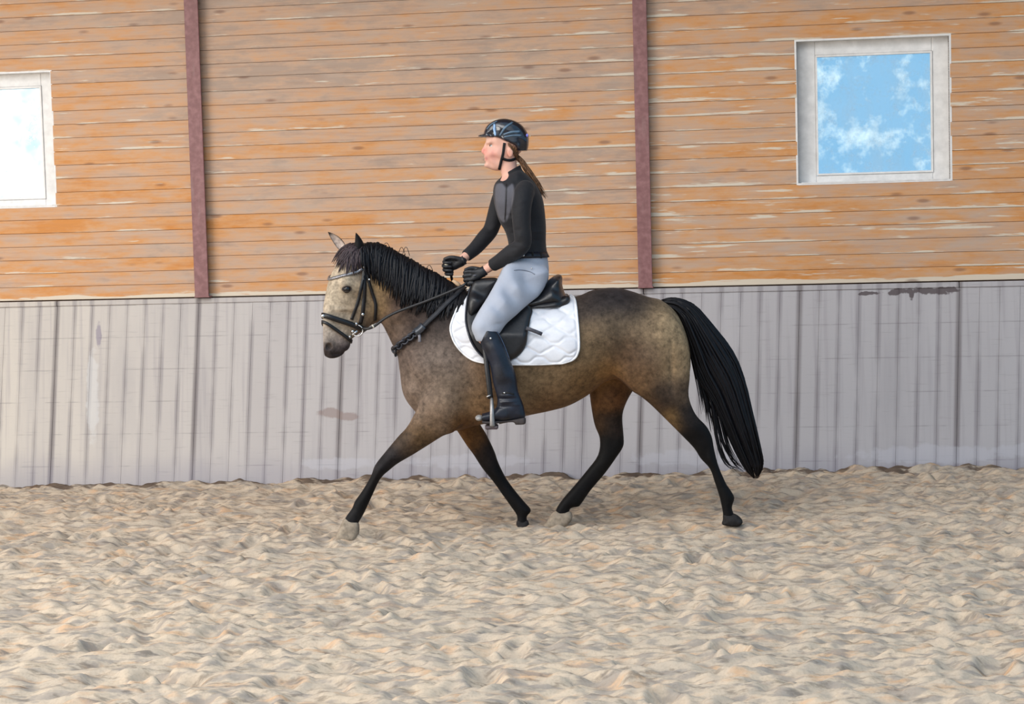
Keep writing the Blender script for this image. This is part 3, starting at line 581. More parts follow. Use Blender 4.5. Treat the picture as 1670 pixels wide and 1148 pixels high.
for sg in (-1, 1):
    a = hl(557, 470.5); c = h2w(a[0]+.004, sg*.0845, a[1]); mesh('eye', *ball(c, .0225), EYE, horse, HO)
    p = [h2w(a[0]+.026*math.cos(t), sg*(.1005-.006*math.cos(t)**2), a[1]+.0145*math.sin(t)+.002) for t in np.linspace(0, 2*math.pi, 20)[:-1]]
    m_ = tag(mesh('eyelid', *sweep(np.array(p), .0035, 6, closed=True), plain('eyelid_skin', L(70, 58, 52), .5), horse, HO))
def ear_obj(base, tip, w0, open_):
    V, F = ear(base, tip, 0, w0, open_); V = np.array(V); b = np.array(base); t = np.array(tip); ax = (t-b)/np.linalg.norm(t-b); o = np.array(open_, float); o -= ax*(o@ax); o /= np.linalg.norm(o)
    s = ((V-b)@ax)/np.linalg.norm(t-b); u = ((V-b)@o)/w0; an = np.sin(2*math.pi*(np.arange(len(V)) % 12)/12); k = np.clip((an-.2)/.3, 0, 1)*np.clip((.93-s)/.2, 0, 1)
    edge = 1-np.clip(np.abs(((V-b)@np.cross(ax, o))/w0)*1.1-.55, 0, 1)*.6
    c = np.array(L(18, 15, 16))[None]*(1-k[:, None])+np.array(L(186, 170, 160))[None]*(k*edge)[:, None]; return mesh('ear', V, F, COAT, horse, HO, cols=c)
ear_obj(P(583.5, 420, -.055), P(580.5, 379.5, -.066), .038, (-.9, .42, 0)); ear_obj(h2w(hl(569, 408)[0], .056, hl(569, 408)[1]), h2w(hl(548, 378)[0], .098, hl(548, 378)[1]), .026, (-.55, -1, 0))
def hoof(name, pts, Yc, mat, label):
    q = np.array([P(a, b, Yc) for a, b in pts]); c = q.mean(0); f = Field(q.min(0)-.08, q.max(0)+.08, .0036)
    cx, cy = np.mean(pts, 0); f.inflate(pts, [(cx, cy, 13, .042, Yc), (cx, cy-14, 10, .033, Yc), (cx, cy+14, 11, .048, Yc)], Yc, .01, 2.4)
    V, Q = f.mesh(); o = mesh(name, V, Q, mat, horse, HO)
    if label: o['label'] = label
def hoof_mat(n, c): return plain(n, L(*c), .75, .2, nscale=40, namt=.3, bump=.3)
HD, HP = hoof_mat('dark_hoof', (40, 38, 38)), hoof_mat('dusty_hoof', (146, 133, 117))
hoof('hoof', [(563, 845), (556, 856), (550, 868), (547, 883), (578, 884), (586, 866), (583, 850)], -.13, HP, 'pale hoof dusted with sand')
hoof('hoof', [(844, 848), (842, 860), (842, 870), (855, 873), (872, 871), (864, 858), (860, 848)], .13, HD, 'dark grey hoof')
hoof('hoof', [(1181, 838), (1179, 848), (1179, 856), (1204, 858), (1211, 849), (1199, 838)], -.12, HD, 'dark grey hoof')
hoof('hoof', [(906, 833), (894, 847), (886, 861), (914, 864), (932, 848), (930, 834)], .12, HP, 'pale hoof dusted with sand')
def hair_mat(name, c0, c1, rough=.42):
    m = M(name, rough, .22); v = m.co('Generated'); n = m.noise(m.map(m.co(), (90, 90, 8)), 2, 3); m.set('Base Color', m.ramp(n, [(.3, L(*c0)), (.75, L(*c1))])); return m.m
HAIR = hair_mat('black_horsehair', (9, 9, 12), (26, 25, 30)); FORE = hair_mat('dusky_forelock', (28, 23, 26), (82, 68, 72))
def lock(p, r, sides=5, flat=.55, nrm=None, taper=.15):
    n = len(p); t = np.linspace(0, 1, n); rr = r*np.minimum(1, .55+2*t)*(1-(1-taper)*np.clip((t-.45)/.55, 0, 1)**1.3); return sweep(p, rr, sides, flat, nrm)
crest = spline([(588, 398), (604, 394), (620, 395), (637, 402), (652, 411), (667, 418), (688, 431), (709, 442), (736, 458), (752, 468), (766, 476)], 240)
lower = spline([(594, 440), (608, 454), (620, 462), (634, 474), (650, 490), (666, 503), (684, 511), (706, 516), (728, 518), (746, 511), (758, 498)], 240)
parts = []
for i in range(430):
    t = RNG.uniform(0, 1); k = int(t*239); a = crest[k]+RNG.uniform(-1, 1, 2); b = lower[min(239, max(0, k+int(RNG.normal(0, 10))))]; e = a+(b-a)*RNG.uniform(.55, 1.12); lay = RNG.uniform(.004, .016)
    sw = RNG.uniform(-5, 5); pts = [a+(e-a)*s+np.array([sw*math.sin(math.pi*s)-3*s*s, 0]) for s in np.linspace(0, 1, 9)]
    p0, n0 = snaps(HB, pts[1:], lay); root = P(a[0], a[1]+4, RNG.uniform(-.012, .022)); q0 = P(a[0], a[1]+RNG.uniform(-1, .5), RNG.uniform(-.02, 0)); p = smooth_path(np.vstack([root, q0, p0]), 2); N = np.vstack([[0, 0, 1], [0, -.7, .7], n0])
    parts.append(lock(p, RNG.uniform(.007, .012), 5, .5, N))
for (x, y, h) in [(655, 408, 8), (662, 409, 9), (630, 396, 5), (700, 434, 6)]:      # stray curls standing off the crest
    p = np.array([P(x-6+12*s, y+8-h*1.6*math.sin(math.pi*s), -.01) for s in np.linspace(0, 1, 8)]); parts.append(sweep(p, .0016, 4))
mesh('mane', *join(parts), HAIR, horse, HO)
parts = []
for i in range(90):
    a = np.array([RNG.uniform(570, 592), RNG.uniform(396, 404)]); t = RNG.uniform(0, 1); e = spline([(541, 428), (546, 438), (556, 444), (568, 449), (580, 449), (589, 441)], 50)[int(t*49)]*1.; e = a+(e-a)*RNG.uniform(.5, 1.08)
    pts = [a+(e-a)*s+np.array([(-1.5*(1-t)-.5)*math.sin(math.pi*s), -5*math.sin(math.pi*s)*(1-t)]) for s in np.linspace(0, 1, 8)]
    p, N = snaps(HB, pts, RNG.uniform(.004, .013), Y=-.02); parts.append(lock(smooth_path(p, 2), RNG.uniform(.005, .009), 5, .5, N))
mesh('forelock', *join(parts), FORE, horse, HO)
# tail
og = spline([(1076, 490), (1092, 486), (1110, 488), (1134, 499), (1163, 532), (1192, 570), (1211, 611), (1226, 671), (1238, 720), (1245, 757), (1236, 780)], 60)
ig = spline([(1080, 498), (1094, 503), (1105, 512), (1114, 530), (1127, 574), (1139, 618), (1160, 652), (1180, 692), (1200, 737), (1216, 766), (1229, 780)], 60)
parts = []
f = Field((P(1060, 0)[0], -.15, P(0, 795)[2]), (P(1260, 0)[0], .15, P(0, 470)[2]), .006)
sh = [tuple(og[i]*.86+ig[i]*.14) for i in range(0, 58, 4)]+[tuple(og[i]*.16+ig[i]*.84) for i in range(56, -1, -4)]
f.inflate(sh, [(1085, 494, 10, .03), (1120, 520, 20, .045), (1160, 600, 35, .075), (1200, 680, 28, .07), (1235, 760, 14, .04)], 0, .01, 2.); V, Q = f.mesh()
parts.append((V, Q))
for i in range(300):
    s = RNG.beta(.8, .8); yy = RNG.choice([-1, 1])*math.sqrt(RNG.uniform(0, 1)); w_ = math.sqrt(max(0, 1-(2*s-1)**2)); j0 = int(RNG.uniform(0, 22)); j1 = int(RNG.uniform(44, 59.9)); p = []
    dr = RNG.normal(0, .05)
    for j in np.linspace(j0, j1, 14).astype(int):
        t = j/59; ss_ = np.clip(s+dr*(t-.2)+.02*math.sin(7*t+i), -.01, 1.01); q = og[j]*(1-ss_)+ig[j]*ss_; W_ = np.interp(t, [0, .15, .45, .8, 1], [.028, .045, .078, .07, .03]); p.append(P(q[0], q[1], yy*w_*W_))
    parts.append(lock(np.array(p), RNG.uniform(.005, .010), 5, .7))
wisps = [[(1122, 560), (1132, 600), (1141, 640), (1147, 676)], [(1132, 590), (1144, 630), (1152, 662), (1154, 684)], [(1150, 630), (1164, 665), (1172, 725), (1186, 757), (1205, 765)], [(1142, 620), (1160, 662), (1168, 715), (1180, 748), (1198, 768)], [(1155, 640), (1172, 680), (1182, 720), (1196, 752), (1215, 770)], [(1135, 600), (1150, 650), (1156, 680), (1160, 702)], [(1160, 640), (1178, 690), (1190, 728), (1208, 760)], [(1150, 620), (1166, 668), (1176, 712), (1192, 745), (1210, 760)]]
for wsp in wisps:
    for _ in range(4):
        q = spline(wsp, 12)+RNG.normal(0, 1.6, 2)+np.linspace(0, 1, 12)[:, None]*RNG.normal(0, 2.2, 2); yy = RNG.uniform(-.03, .03); parts.append(lock(np.array([P(a, b, yy) for a, b in q]), RNG.uniform(.0025, .0048), 4, .8))
mesh('tail', *join(parts), HAIR, horse, HO)
# ================================================================ TACK
LEATHER = plain('black_leather', L(22, 21, 24), .42, .5, nscale=60, namt=.25, bump=.2); STEELB = plain('polished_steel', L(205, 205, 205), .22, .5, 1., nscale=20, namt=.1, bump=0)
def strap(name, p, N, hw, th, mat, par, O, closed=False, sm=2):
    p = smooth_path(p, sm, closed); return mesh(name, *sweep(p, hw, 4, th/hw, N, closed), mat, par, O)
BO = P(583, 538, -.08)
bridle = tag(empty('bridle', BO), 'black leather bridle with a silver browband and steel bit on the buckskin head', 'bridle')
def hstrap(name, pts, hw=.0085, th=.003, n=18, mat=None, off=.005): 
    p, N = snaps(HB, pts, off, n); return strap(name, p, N, hw, th, mat or LEATHER, bridle, BO)
hx = np.array([cT, sT, 0]); hy = np.array([-sT, cT, 0])                     # head axes (back, far side)
def hw_(px, py): a = hl(px, py); return h2w(a[0], 0., a[1])
def headloop(name, pa, pb, hw, th, mat=None, a0=0, a1=2*math.pi, n=80, off=.0075):
    A = hw_(*pa); B = hw_(*pb); c = (A+B)/2; u = (A-B)/np.linalg.norm(A-B); full = a1-a0 > 6.2; p, N = loop_on(HB, c, u, hy, np.linspace(a0, a1, n, endpoint=not full), off, .17); return strap(name, p, N, hw, th, mat or LEATHER, bridle, BO, full, 2)
headloop('noseband', (534, 514), (588, 535), .0145, .004)
headloop('flash_strap', (531, 524), (572, 556), .0088, .0035)
headloop('headpiece', (597, 397), (612, 528), .0105, .0035, None, -1.15, 1.15, 26, .008)
hstrap('cheek_strap', [(593, 434), (592, 454), (588, 471), (584, 490), (577, 510), (573, 521)], .0088)
hstrap('cheek_strap', [(594, 434), (594, 460), (594, 481), (592, 497), (591, 512), (587, 528)], .0105)
hstrap('throat_lash', [(596, 440), (600, 456), (606, 477), (612, 494), (612, 508), (611, 522)], .0085)
q = [(2*PIV[0], 0)]
def mirror_head(p):                                                          # same strap on the far side of the head
    x = p-PIV; a = x@hy; r = p-2*a[:, None]*hy; out = []; NN = []
    for v in r:
        h = HB.find_nearest(Vector(v)); n = np.array(h[1]); out.append(np.array(h[0])+n*.005*(1 if n@hy > 0 else -1)); NN.append(n)
    return np.array(out), np.array(NN)
p, N = snaps(HB, [(594, 434), (594, 460), (594, 481), (592, 497), (591, 512), (587, 528)], .005, 18); p, N = mirror_head(p); strap('cheek_strap', p, N, .008, .003, LEATHER, bridle, BO)
SILVER = plain('silver_browband', L(150, 148, 152), .35, .5, .7, nscale=120, namt=.5, bump=.5)
bp, bn = [], []
for t in np.linspace(-1, 1, 41):
    c = hw_(585, 440); ang = math.pi+t*1.42; d = math.cos(ang)*hx+math.sin(ang)*hy*(1 if True else 0); dz = -.058*(1-abs(t))**.9-.004; o = c+np.array([0, 0, dz+.012]); h = HB.ray_cast(Vector(o+d*.3), Vector(-d))
    if h[0] is not None: n = np.array(h[1]); n = n if n@d > 0 else -n; bp.append(np.array(h[0])+n*.008); bn.append(n)
strap('browband', np.array(bp), np.array(bn), .0075, .004, SILVER, bridle, BO, False, 2)
def bead(name, px, py, r, mat=None, B=None, par=None, O=None, sq=(1, .6, 1)): p, n = snap(B or HB, px, py, .008); return mesh(name, *ball(p, np.array(sq)*r, 10, 6), mat or STEELB, par or bridle, BO if O is None else O)
for px, py, r in [(593, 435, .009), (601, 456, .006), (591, 512, .009), (580, 528, .010), (528.5, 516, .012), (569, 549, .008), (574, 540, .009)]: bead('buckle', px, py, r)
p0, n0 = snap(HB, 581, 538, .012); ring = np.array([p0+np.array([.031*math.cos(t), -.004*math.cos(t), .031*math.sin(t)]) for t in np.linspace(0, 2*math.pi, 25)[:-1]]); mesh('bit_ring', *sweep(ring, .0038, 6, closed=True), STEELB, bridle, BO)
p1, n1 = snap(HB, 570, 551, .002); mesh('bit_mouthpiece', *sweep(np.array([p0, (p0+p1)/2-n0*.002, p1+.03*hy]), .0065, 8), STEELB, bridle, BO)
# reins
rp, rn = snaps(HB, [(585, 539), (604, 529), (621, 521), (646, 509), (678, 498), (709, 487), (735, 478), (750, 472)], .022, 30, Y=-.13)
q = np.linspace(0, 1, 30); rp[:, 1] = np.minimum(rp[:, 1], -.125+.0*q)
rp[0] = ring[2]; rp = np.vstack([smooth_path(rp, 6), P(757, 466, -.12), P(764, 458, -.115)]); rn = np.tile([0, -1., .15], (len(rp), 1)); strap('rein', rp, rn, .0075, .0022, LEATHER, bridle, BO, sm=1)
fr = rp.copy()*np.array([1, -1, 1]); fr = fr[10:]; fr[-1] = P(738, 440, .07); fr[-2] = P(735, 446, .08); fr[-3] = P(728, 455, .10); strap('rein', fr, np.tile([0, 1., 0], (len(fr), 1)), .0075, .0022, LEATHER, bridle, BO)
PALE = plain('pale_rubber', L(196, 190, 178), .6); i = int(np.argmin(np.abs(vproj(rp)[0]-610))); mesh('rein_stop', *sweep(np.array([rp[i]+(rp[i+1]-rp[i])*s for s in (-.3, 0, .35)])-np.array([0, .006, -.004]), [.009, .012, .007], 8, .5), PALE, bridle, BO)
GRIP = plain('tan_rein_grip', L(188, 158, 128), .7); mesh('rein_grip', *sweep(np.array([P(a, b, -.09) for a, b in [(738, 457), (745, 462), (752, 468)]]), [.008, .011, .009], 8, .6), GRIP, bridle, BO)
# breastplate
QO = P(690, 540, -.15); bplate = tag(empty('breastplate', QO), 'black breastplate of elastic strap and braided chain across the horse chest', 'breastplate')
p, N = snaps(HB, [(757, 474), (738, 490), (720, 507), (702, 525), (688, 538)], .022, 20); strap('elastic_strap', p, N, .0125, .004, plain('grey_elastic', L(46, 47, 52), .6), bplate, QO)
p, N = snaps(HB, [(694, 532), (688, 538), (680, 543)], .026, 8); strap('clip', p, N, .021, .008, plain('blued_steel_clip', L(70, 74, 82), .35, .5, .5), bplate, QO)
p = np.array([snap(HB, 686, 545, .024)[0], snap(HB, 687, 551, .024)[0], snap(HB, 687, 559, .022)[0]]); mesh('strap_end', *sweep(p, [.009, .008, .010], 6, .6), plain('grey_tab', L(120, 118, 124), .5), bplate, QO)
CH = plain('dark_chain', L(52, 54, 62), .35, .5, .4); cp, cn = snaps(HB, [(682, 542), (672, 550), (662, 557), (652, 565), (643, 572)], .020, 60, Y=-.04)
cp = smooth_path(cp, 4)
for k in range(9):
    i = int(3+k*56/9); a = cp[i]; t = cp[min(59, i+2)]-cp[max(0, i-2)]; t /= np.linalg.norm(t); n = cn[i]; b = np.cross(t, n); b /= np.linalg.norm(b); n2 = np.cross(b, t)
    if k % 2: b, n2 = .45*b+.9*n2, .9*b-.45*n2
    lp = np.array([a+t*.021*math.cos(s)+b*.017*math.sin(s) for s in np.linspace(0, 2*math.pi, 17)[:-1]]); mesh('chain_link', *sweep(lp, .0068, 6, 1, np.tile(n2, (16, 1)), True), CH, bplate, QO)
cc = P(690, 577, 0); lp, ln = loop_on(HB, P(700, 575), (-1, 0, .0), (0, -1, 0), np.linspace(-1.5, .12, 40), .012, .5)
if len(lp) > 4: strap('chest_strap', lp, ln, .014, .005, CH, bplate, QO)
# saddle pad
def coons(top, bot, lef, rig, nu, nv):
    T = spline(top, nu); B = spline(bot, nu); Lf = spline(lef, nv); R = spline(rig, nv); u = np.linspace(0, 1, nu)[None, :, None]; v = np.linspace(0, 1, nv)[:, None, None]
    return (1-v)*T[None]+v*B[None]+(1-u)*Lf[:, None]+u*R[:, None]-((1-u)*(1-v)*T[0]+u*(1-v)*T[-1]+(1-u)*v*B[0]+u*v*B[-1])
nu, nv = 190, 110
lef = [(764, 473), (750, 496), (739.5, 520), (735.5, 538), (742, 559), (756, 576), (775, 588), (796, 592.5)]; rig = [(930, 482), (938, 492), (942, 524), (944, 560), (942, 575), (934, 586), (917, 592)]; bot = [(796, 592.5), (834, 594), (878, 594), (917, 592)]
UV = coons([(764, 473), (800, 481), (840, 484), (890, 484), (930, 482)], bot, lef, rig, nu, nv)
Vn = np.zeros((nv, nu, 3)); Nn = np.zeros_like(Vn)
for j in range(0, nv):
    for i in range(0, nu): Vn[j, i], Nn[j, i] = snap(HB, UV[j, i, 0], UV[j, i, 1], 0., -.03)
for _ in range(6):
    for A in (Vn, Nn): A[1:-1, 1:-1] = .5*A[1:-1, 1:-1]+.125*(A[2:, 1:-1]+A[:-2, 1:-1]+A[1:-1, 2:]+A[1:-1, :-2])
Nn /= np.linalg.norm(Nn, axis=2)[..., None]
px, py = UV[..., 0], UV[..., 1]; g = np.full(px.shape, 99.)
for k in range(-1, 10):
    yk = 478+k*15.5; tri = np.cos((px-880)/24.*math.pi+(math.pi if k % 2 else 0)); g = np.minimum(g, np.abs(py-(yk+5.2*tri+.6*np.cos(3*(px-880)/24*math.pi))))
quilt = .0055*(1-np.exp(-(g/2.6)**2))
ed = np.minimum(np.minimum(np.arange(nu), nu-1-np.arange(nu))[None, :]*1.1, (nv-1-np.arange(nv))[:, None]*1.1); quilt = quilt*np.clip((ed-3)/3, 0, 1)
front = Vn+Nn*(.010+quilt)[..., None]; back = Vn+Nn*.003
I = np.arange(nu*nv).reshape(nv, nu); qf = np.stack([I[:-1, :-1], I[1:, :-1], I[1:, 1:], I[:-1, 1:]], -1).reshape(-1, 4); n0 = nu*nv
V = np.vstack([front.reshape(-1, 3), back.reshape(-1, 3)]); bd = np.concatenate([I[:, 0], I[-1, 1:], I[::-1, -1][1:], I[0, ::-1][1:-1]]); rim = np.stack([bd, np.roll(bd, -1), np.roll(bd, -1)+n0, bd+n0], -1)
F = np.vstack([qf, qf[:, ::-1]+n0, rim]); m0 = len(V); V2 = V*np.array([1, -1, 1]); F2 = F[:, ::-1]+m0; top = np.stack([I[0, :-1], I[0, 1:], I[0, 1:]+m0, I[0, :-1]+m0], -1)
def pad_mat():
    m = M('white_satin_pad', .38, .4); n = m.noise(m.co(), 9, 4); m.set('Base Color', m.ramp(n, [(.35, L(206, 208, 216)), (.7, L(232, 233, 238))])).set('Sheen Weight', .3).bump(m.noise(m.co(), 60, 4), .15, .003); return m.m
PADM = pad_mat(); SO = P(860, 480, 0); pad = tag(mesh('saddle_pad', np.vstack([V, V2]), np.vstack([F, F2, top]), PADM, None, SO), 'white satin quilted saddle pad with corded edge under the black saddle', 'saddle pad')
WHITE = plain('white_cord', L(228, 229, 233), .45, .4)
for sg in (1, -1):
    p = np.concatenate([front[:, 0], front[-1, 1:], front[::-1, -1][1:]]); p = p*np.array([1, sg, 1]); mesh('piping', *sweep(smooth_path(p[::2], 2), .0058, 8), WHITE, pad, SO)
# saddle
SB = bvh(np.vstack([hV, front.reshape(-1, 3)]), list(map(tuple, hQ))+[tuple(q+len(hV)) for q in qf])
SADO = P(850, 486, 0); saddle = tag(empty('saddle', SADO), 'black leather all-purpose saddle with deep cantle and hanging stirrups under the rider', 'saddle')
def sheet(name, pts, depth, thick, mat, par, O, rings=12, k=5, cen=None):
    b = smooth_loop(pts, k); c = np.array(cen) if cen is not None else b.mean(0); n = len(b); V = []; rr = [0]+list(np.linspace(.08, 1, rings))
    for lay in (0, 1):
        for r in rr[1:]:
            for q in b:
                x, y = c+(q-c)*r; Y = depth(x, y); t = thick*(math.sqrt(max(0, 1-((r-.85)/.15)**2)) if r > .85 else 1); V.append(P(x, y, Y-(t if lay == 0 else 0)))
        V.append(P(c[0], c[1], depth(*c)-(thick if lay == 0 else 0)))
    V = np.array(V); m = rings*n+1; F = []
    for lay in (0, 1):
        o = lay*m
        for i in range(rings-1):
            for j in range(n):
                q = (o+i*n+j, o+i*n+(j+1) % n, o+(i+1)*n+(j+1) % n, o+(i+1)*n+j); F.append(q if lay else q[::-1])
        for j in range(n): q = (o+j, o+(j+1) % n, o+m-1); F.append(q[::-1] if lay else q)
    for j in range(n): F.append(((rings-1)*n+j, (rings-1)*n+(j+1) % n, m+(rings-1)*n+(j+1) % n, m+(rings-1)*n+j))
    return mesh(name, V, F, mat, par, O), V, F
def sad_y(off):
    def g(x, y):
        d = Vector(ray(x, y)).normalized(); h = SB.ray_cast(CV, d); prof = -(.075+np.clip(y-456, 0, 90)*.00225); return min(prof, (h[0][1] if h[0] is not None else 0))-off
    return g
SADL = plain('saddle_leather', L(24, 24, 28), .38, .5, nscale=45, namt=.3, bump=.2)
flap = [(772, 459), (790, 456), (808, 458), (830, 475), (866, 500), (865, 520), (861, 540), (858, 562), (848, 578), (834, 587), (815, 591), (798, 588), (782, 577), (768, 556), (760, 528), (760, 505), (764, 480)]
fo, fV, fF = sheet('flap', flap, sad_y(.004), .014, SADL, saddle, SADO, cen=(812, 530)); mesh('flap', fV*np.array([1, -1, 1]), [q[::-1] for q in fF], SADL, saddle, SADO)
edge_ = smooth_loop(flap, 5); p = np.array([P(a, b, sad_y(.012)(a, b)) for a, b in edge_[5*11:5*17]]); mesh('flap_edge', *sweep(p, .005, 6), plain('flap_piping', L(44, 46, 54), .35, .5), saddle, SADO)
f = Field((P(745, 0)[0], -.34, P(0, 530)[2]), (P(945, 0)[0], .34, P(0, 436)[2]), .006)
f.inflate([(778, 462), (790, 457), (806, 460), (825, 474), (850, 482), (873, 476), (893, 458), (905, 449), (913, 447.5), (917, 452), (917, 465), (922, 480), (927, 490), (920, 500), (900, 505), (866, 507), (820, 502), (785, 490)], [(785, 470, 14, .07), (815, 485, 16, .15), (860, 492, 16, .185), (895, 485, 22, .185), (908, 460, 12, .15), (914, 449, 5, .10)], 0, .01, 2.2)
V, Q = f.mesh(); mesh('seat', V, Q, plain('seat_leather', L(24, 25, 30), .33, .55, nscale=26, namt=.35, bump=.5), saddle, SADO)
for sg in (-1, 1):
    f = Field((P(845, 0)[0], -.3, P(0, 525)[2]), (P(945, 0)[0], .3, P(0, 470)[2]), .006); f.inflate([(862, 499), (880, 493), (905, 488), (925, 481), (930, 486), (928, 496), (918, 503), (900, 507.5), (868, 509)], [(870, 503, 6, .05, sg*.135), (900, 498, 9, .06, sg*.13), (922, 491, 8, .05, sg*.115)], -.12, .01)
    V, Q = f.mesh(); mesh('panel', V, Q, SADL, saddle, SADO)
for sg in (-1, 1):
    f = Field((P(745, 0)[0], -.34, P(0, 540)[2]), (P(830, 0)[0], .34, P(0, 440)[2]), .005); f.inflate([(771, 462), (780, 457), (798, 455), (811, 457), (807, 470), (796, 488), (782, 503), (769, 516), (763, 505), (765, 482)], [(785, 472, 16, .035, sg*.155), (775, 495, 12, .03, sg*.215)], -.17, .01)
    V, Q = f.mesh(); mesh('knee_block', V, Q, SADL, saddle, SADO)
p = np.array([P(a, b, -.285) for a, b in [(858, 535), (868, 538.5), (876, 541.5), (884, 545)]]); mesh('keeper_strap', *sweep(p, .010, 4, .3), plain('grey_strap', L(74, 74, 82), .5), saddle, SADO)
gp, gn = loop_on(SB, P(822, 585), (0, 0, -1), (0, -1, 0), np.linspace(-1.75, 1.75, 50), .008, .6); strap('girth', gp, gn, .04, .008, LEATHER, saddle, SADO)
def stirrup(sg):
    X = P(801, 660, -.34)[0]
    lp = [P(790, 560, -.32), P(794.5, 600, -.345), P(798, 630, -.352), P(800, 650, -.350)]; mesh('stirrup_leather', *sweep(spline(np.array(lp)*np.array([1, 1, 1]), 14)*np.array([1, -sg, 1]), .0145, 4, .25, (0, -1, 0)), LEATHER, saddle, SADO)
    zt, zb = P(800, 650, -.34)[2], P(801, 695, -.34)[2]; A = [(-.0, zt), (.018, zt-.008), (.040, zt-.035), (.055, zt-.075), (.060, zt-.115), (.060, zb+.004)]
    pr = [(-a, z) for a, z in A[::-1]]+A[1:]; p = np.array([(X+.004, sg*(.340+y), z) for y, z in pr]); iron = mesh('stirrup', *sweep(spline(p, 40), .010, 8, np.interp(np.linspace(0, 1, 40), [0, .5, 1], [1.5, .8, 1.5]), (1, 0, 0)), plain('worn_steel', L(150, 146, 144), .4, .5, .6), saddle, SADO)
    mesh('tread', *box((X-.036, sg*.34-.066, zb-.012), (X+.036, sg*.34+.066, zb+.006), .007), plain('rubber_tread', L(84, 74, 76), .8), iron, SADO, smooth=False)
    bead_ = P(797, 646, -.352)*np.array([1, -sg, 1]); mesh('leather_buckle', *sweep(np.array([bead_+np.array([-.012, 0, -.004]), bead_+np.array([.012, 0, .006])]), .004, 6), STEELB, saddle, SADO)
stirrup(-1); stirrup(1)
# ================================================================ THE RIDER
PO = P(855, 480, 0)
RLO, RHI = (P(705, 0)[0], -.46, P(0, 706)[2]), (P(908, 0)[0], .46, P(0, 182)[2]); RH_ = .005
def skin_mat():
    m = M('skin', .5, .3); a = m.n('Attribute', attribute_name='Col').outputs[0]; n = m.noise(m.co(), 40, 4); m.set('Base Color', m.mix(m.math('MULTIPLY', m.ss(n, .4, .7), .15), a, L(206, 150, 132))).set('Subsurface Weight', .08).set('Subsurface Radius', (.012, .005, .003)); return m.m
SKIN = skin_mat()
TR = [(820, 290), (809, 300), (806, 314), (808, 330), (812, 348), (817, 362), (826, 378), (831, 397), (830, 412), (826, 430), (822, 446), (826, 470), (842, 490), (862, 492), (878, 481), (891, 462), (893.5, 440), (891, 417), (888.5, 397), (888.5, 370), (886.5, 345), (883, 324), (874, 304), (860, 288), (843, 278)]
TC = [(848, 296, 24, .115), (846, 312, 32, .155), (846, 340, 38, .148), (857, 372, 32, .122), (860, 398, 29, .116), (860, 425, 32, .142), (860, 455, 36, .172), (858, 480, 25, .155)]
def v3(px, py, Y): return P(px, py, Y)
def ch(l): return [(*v3(a, b, y), r) for a, b, y, r in l]
ARM_N = [(857, 309, -.145, .043), (853, 319, -.180, .047), (850, 340, -.212, .046), (851, 370, -.225, .041), (853, 393, -.226, .039), (846, 405, -.215, .039), (832, 414, -.19, .038), (816, 425, -.155, .032), (801, 434, -.118, .0265), (790, 441, -.10, .024)]
ARM_F = [(826, 310, .135, .043), (819, 321, .170, .046), (812, 340, .195, .043), (804, 365, .195, .037), (799, 377, .188, .036), (789, 389, .165, .036), (775, 405, .125, .031), (762, 416, .09, .026), (752, 424, .07, .024)]
THIGH = [(828, 432), (813, 456), (797, 484), (780, 511), (771, 531), (775, 545), (781, 556), (796, 560), (811, 545), (824, 527), (840, 513), (862, 494), (879, 481), (890, 462), (892, 440), (860, 425)]
def legs(f, g, sg):
    f.inflate(THIGH, [(790, 540, 17, .058, sg*.310), (800, 515, 24, .068, sg*.298), (815, 495, 30, .078, sg*.265), (838, 475, 36, .088, sg*.20), (865, 455, 36, .09, sg*.11)], -.22, .02, 2.1, grow=g)
nf = Field(RLO, RHI, RH_)
nf.inflate(TR, TC, 0, .015, 2.2)
nf.chain(ch(ARM_N), .02, n=30); nf.chain(ch(ARM_F), .02, n=30)
for sg in (-1, 1):
    legs(nf, 0, sg); q = [(*(v3(a, b, -.325)*np.array([1, 0, 1])+np.array([0, sg*y, 0])), r) for a, b, y, r in [(797, 548, .315, .046), (807, 578, .328, .046), (817, 608, .335, .040), (826, 640, .338, .028), (834, 666, .338, .026)]]; nf.chain(q, .02, n=14)
    q = [(*(v3(a, b, -.325)*np.array([1, 0, 1])+np.array([0, sg*y, 0])), r) for a, b, y, r in [(838, 674, .338, .032), (815, 677, .34, .03), (795, 681, .345, .024)]]; nf.chain(q, .02)
# neck and head
nf.chain(ch([(838, 300, 0, .062), (833, 285, 0, .050), (829, 272, 0, .048), (828, 258, 0, .05)]), .02, n=10)
HP_ = [(794, 219), (792.5, 228), (792.5, 234), (793, 239), (792, 246), (790.8, 252), (791, 258), (791.6, 264), (791.2, 269), (795, 273.5), (803, 277), (813, 278.5), (823, 275), (834, 267), (844, 254), (855, 240), (858, 222), (850, 206), (835, 199), (818, 198), (803, 204)]
nf.inflate(HP_, [(797, 270, 8, .026), (806, 262, 14, .044), (800, 247, 14, .052), (815, 250, 22, .066), (832, 232, 30, .074), (812, 225, 25, .068), (800, 225, 14, .055)], 0, .008, 2.3)
nose = ch([(793, 236, 0, .009), (790.8, 241.5, 0, .0105), (788.2, 246.6, 0, .0118), (792, 250, 0, .011)]); nf.chain(nose, .008, n=8)
def RD(px, py, y, s, a): nf.dent(P(px, py, y), s, a)
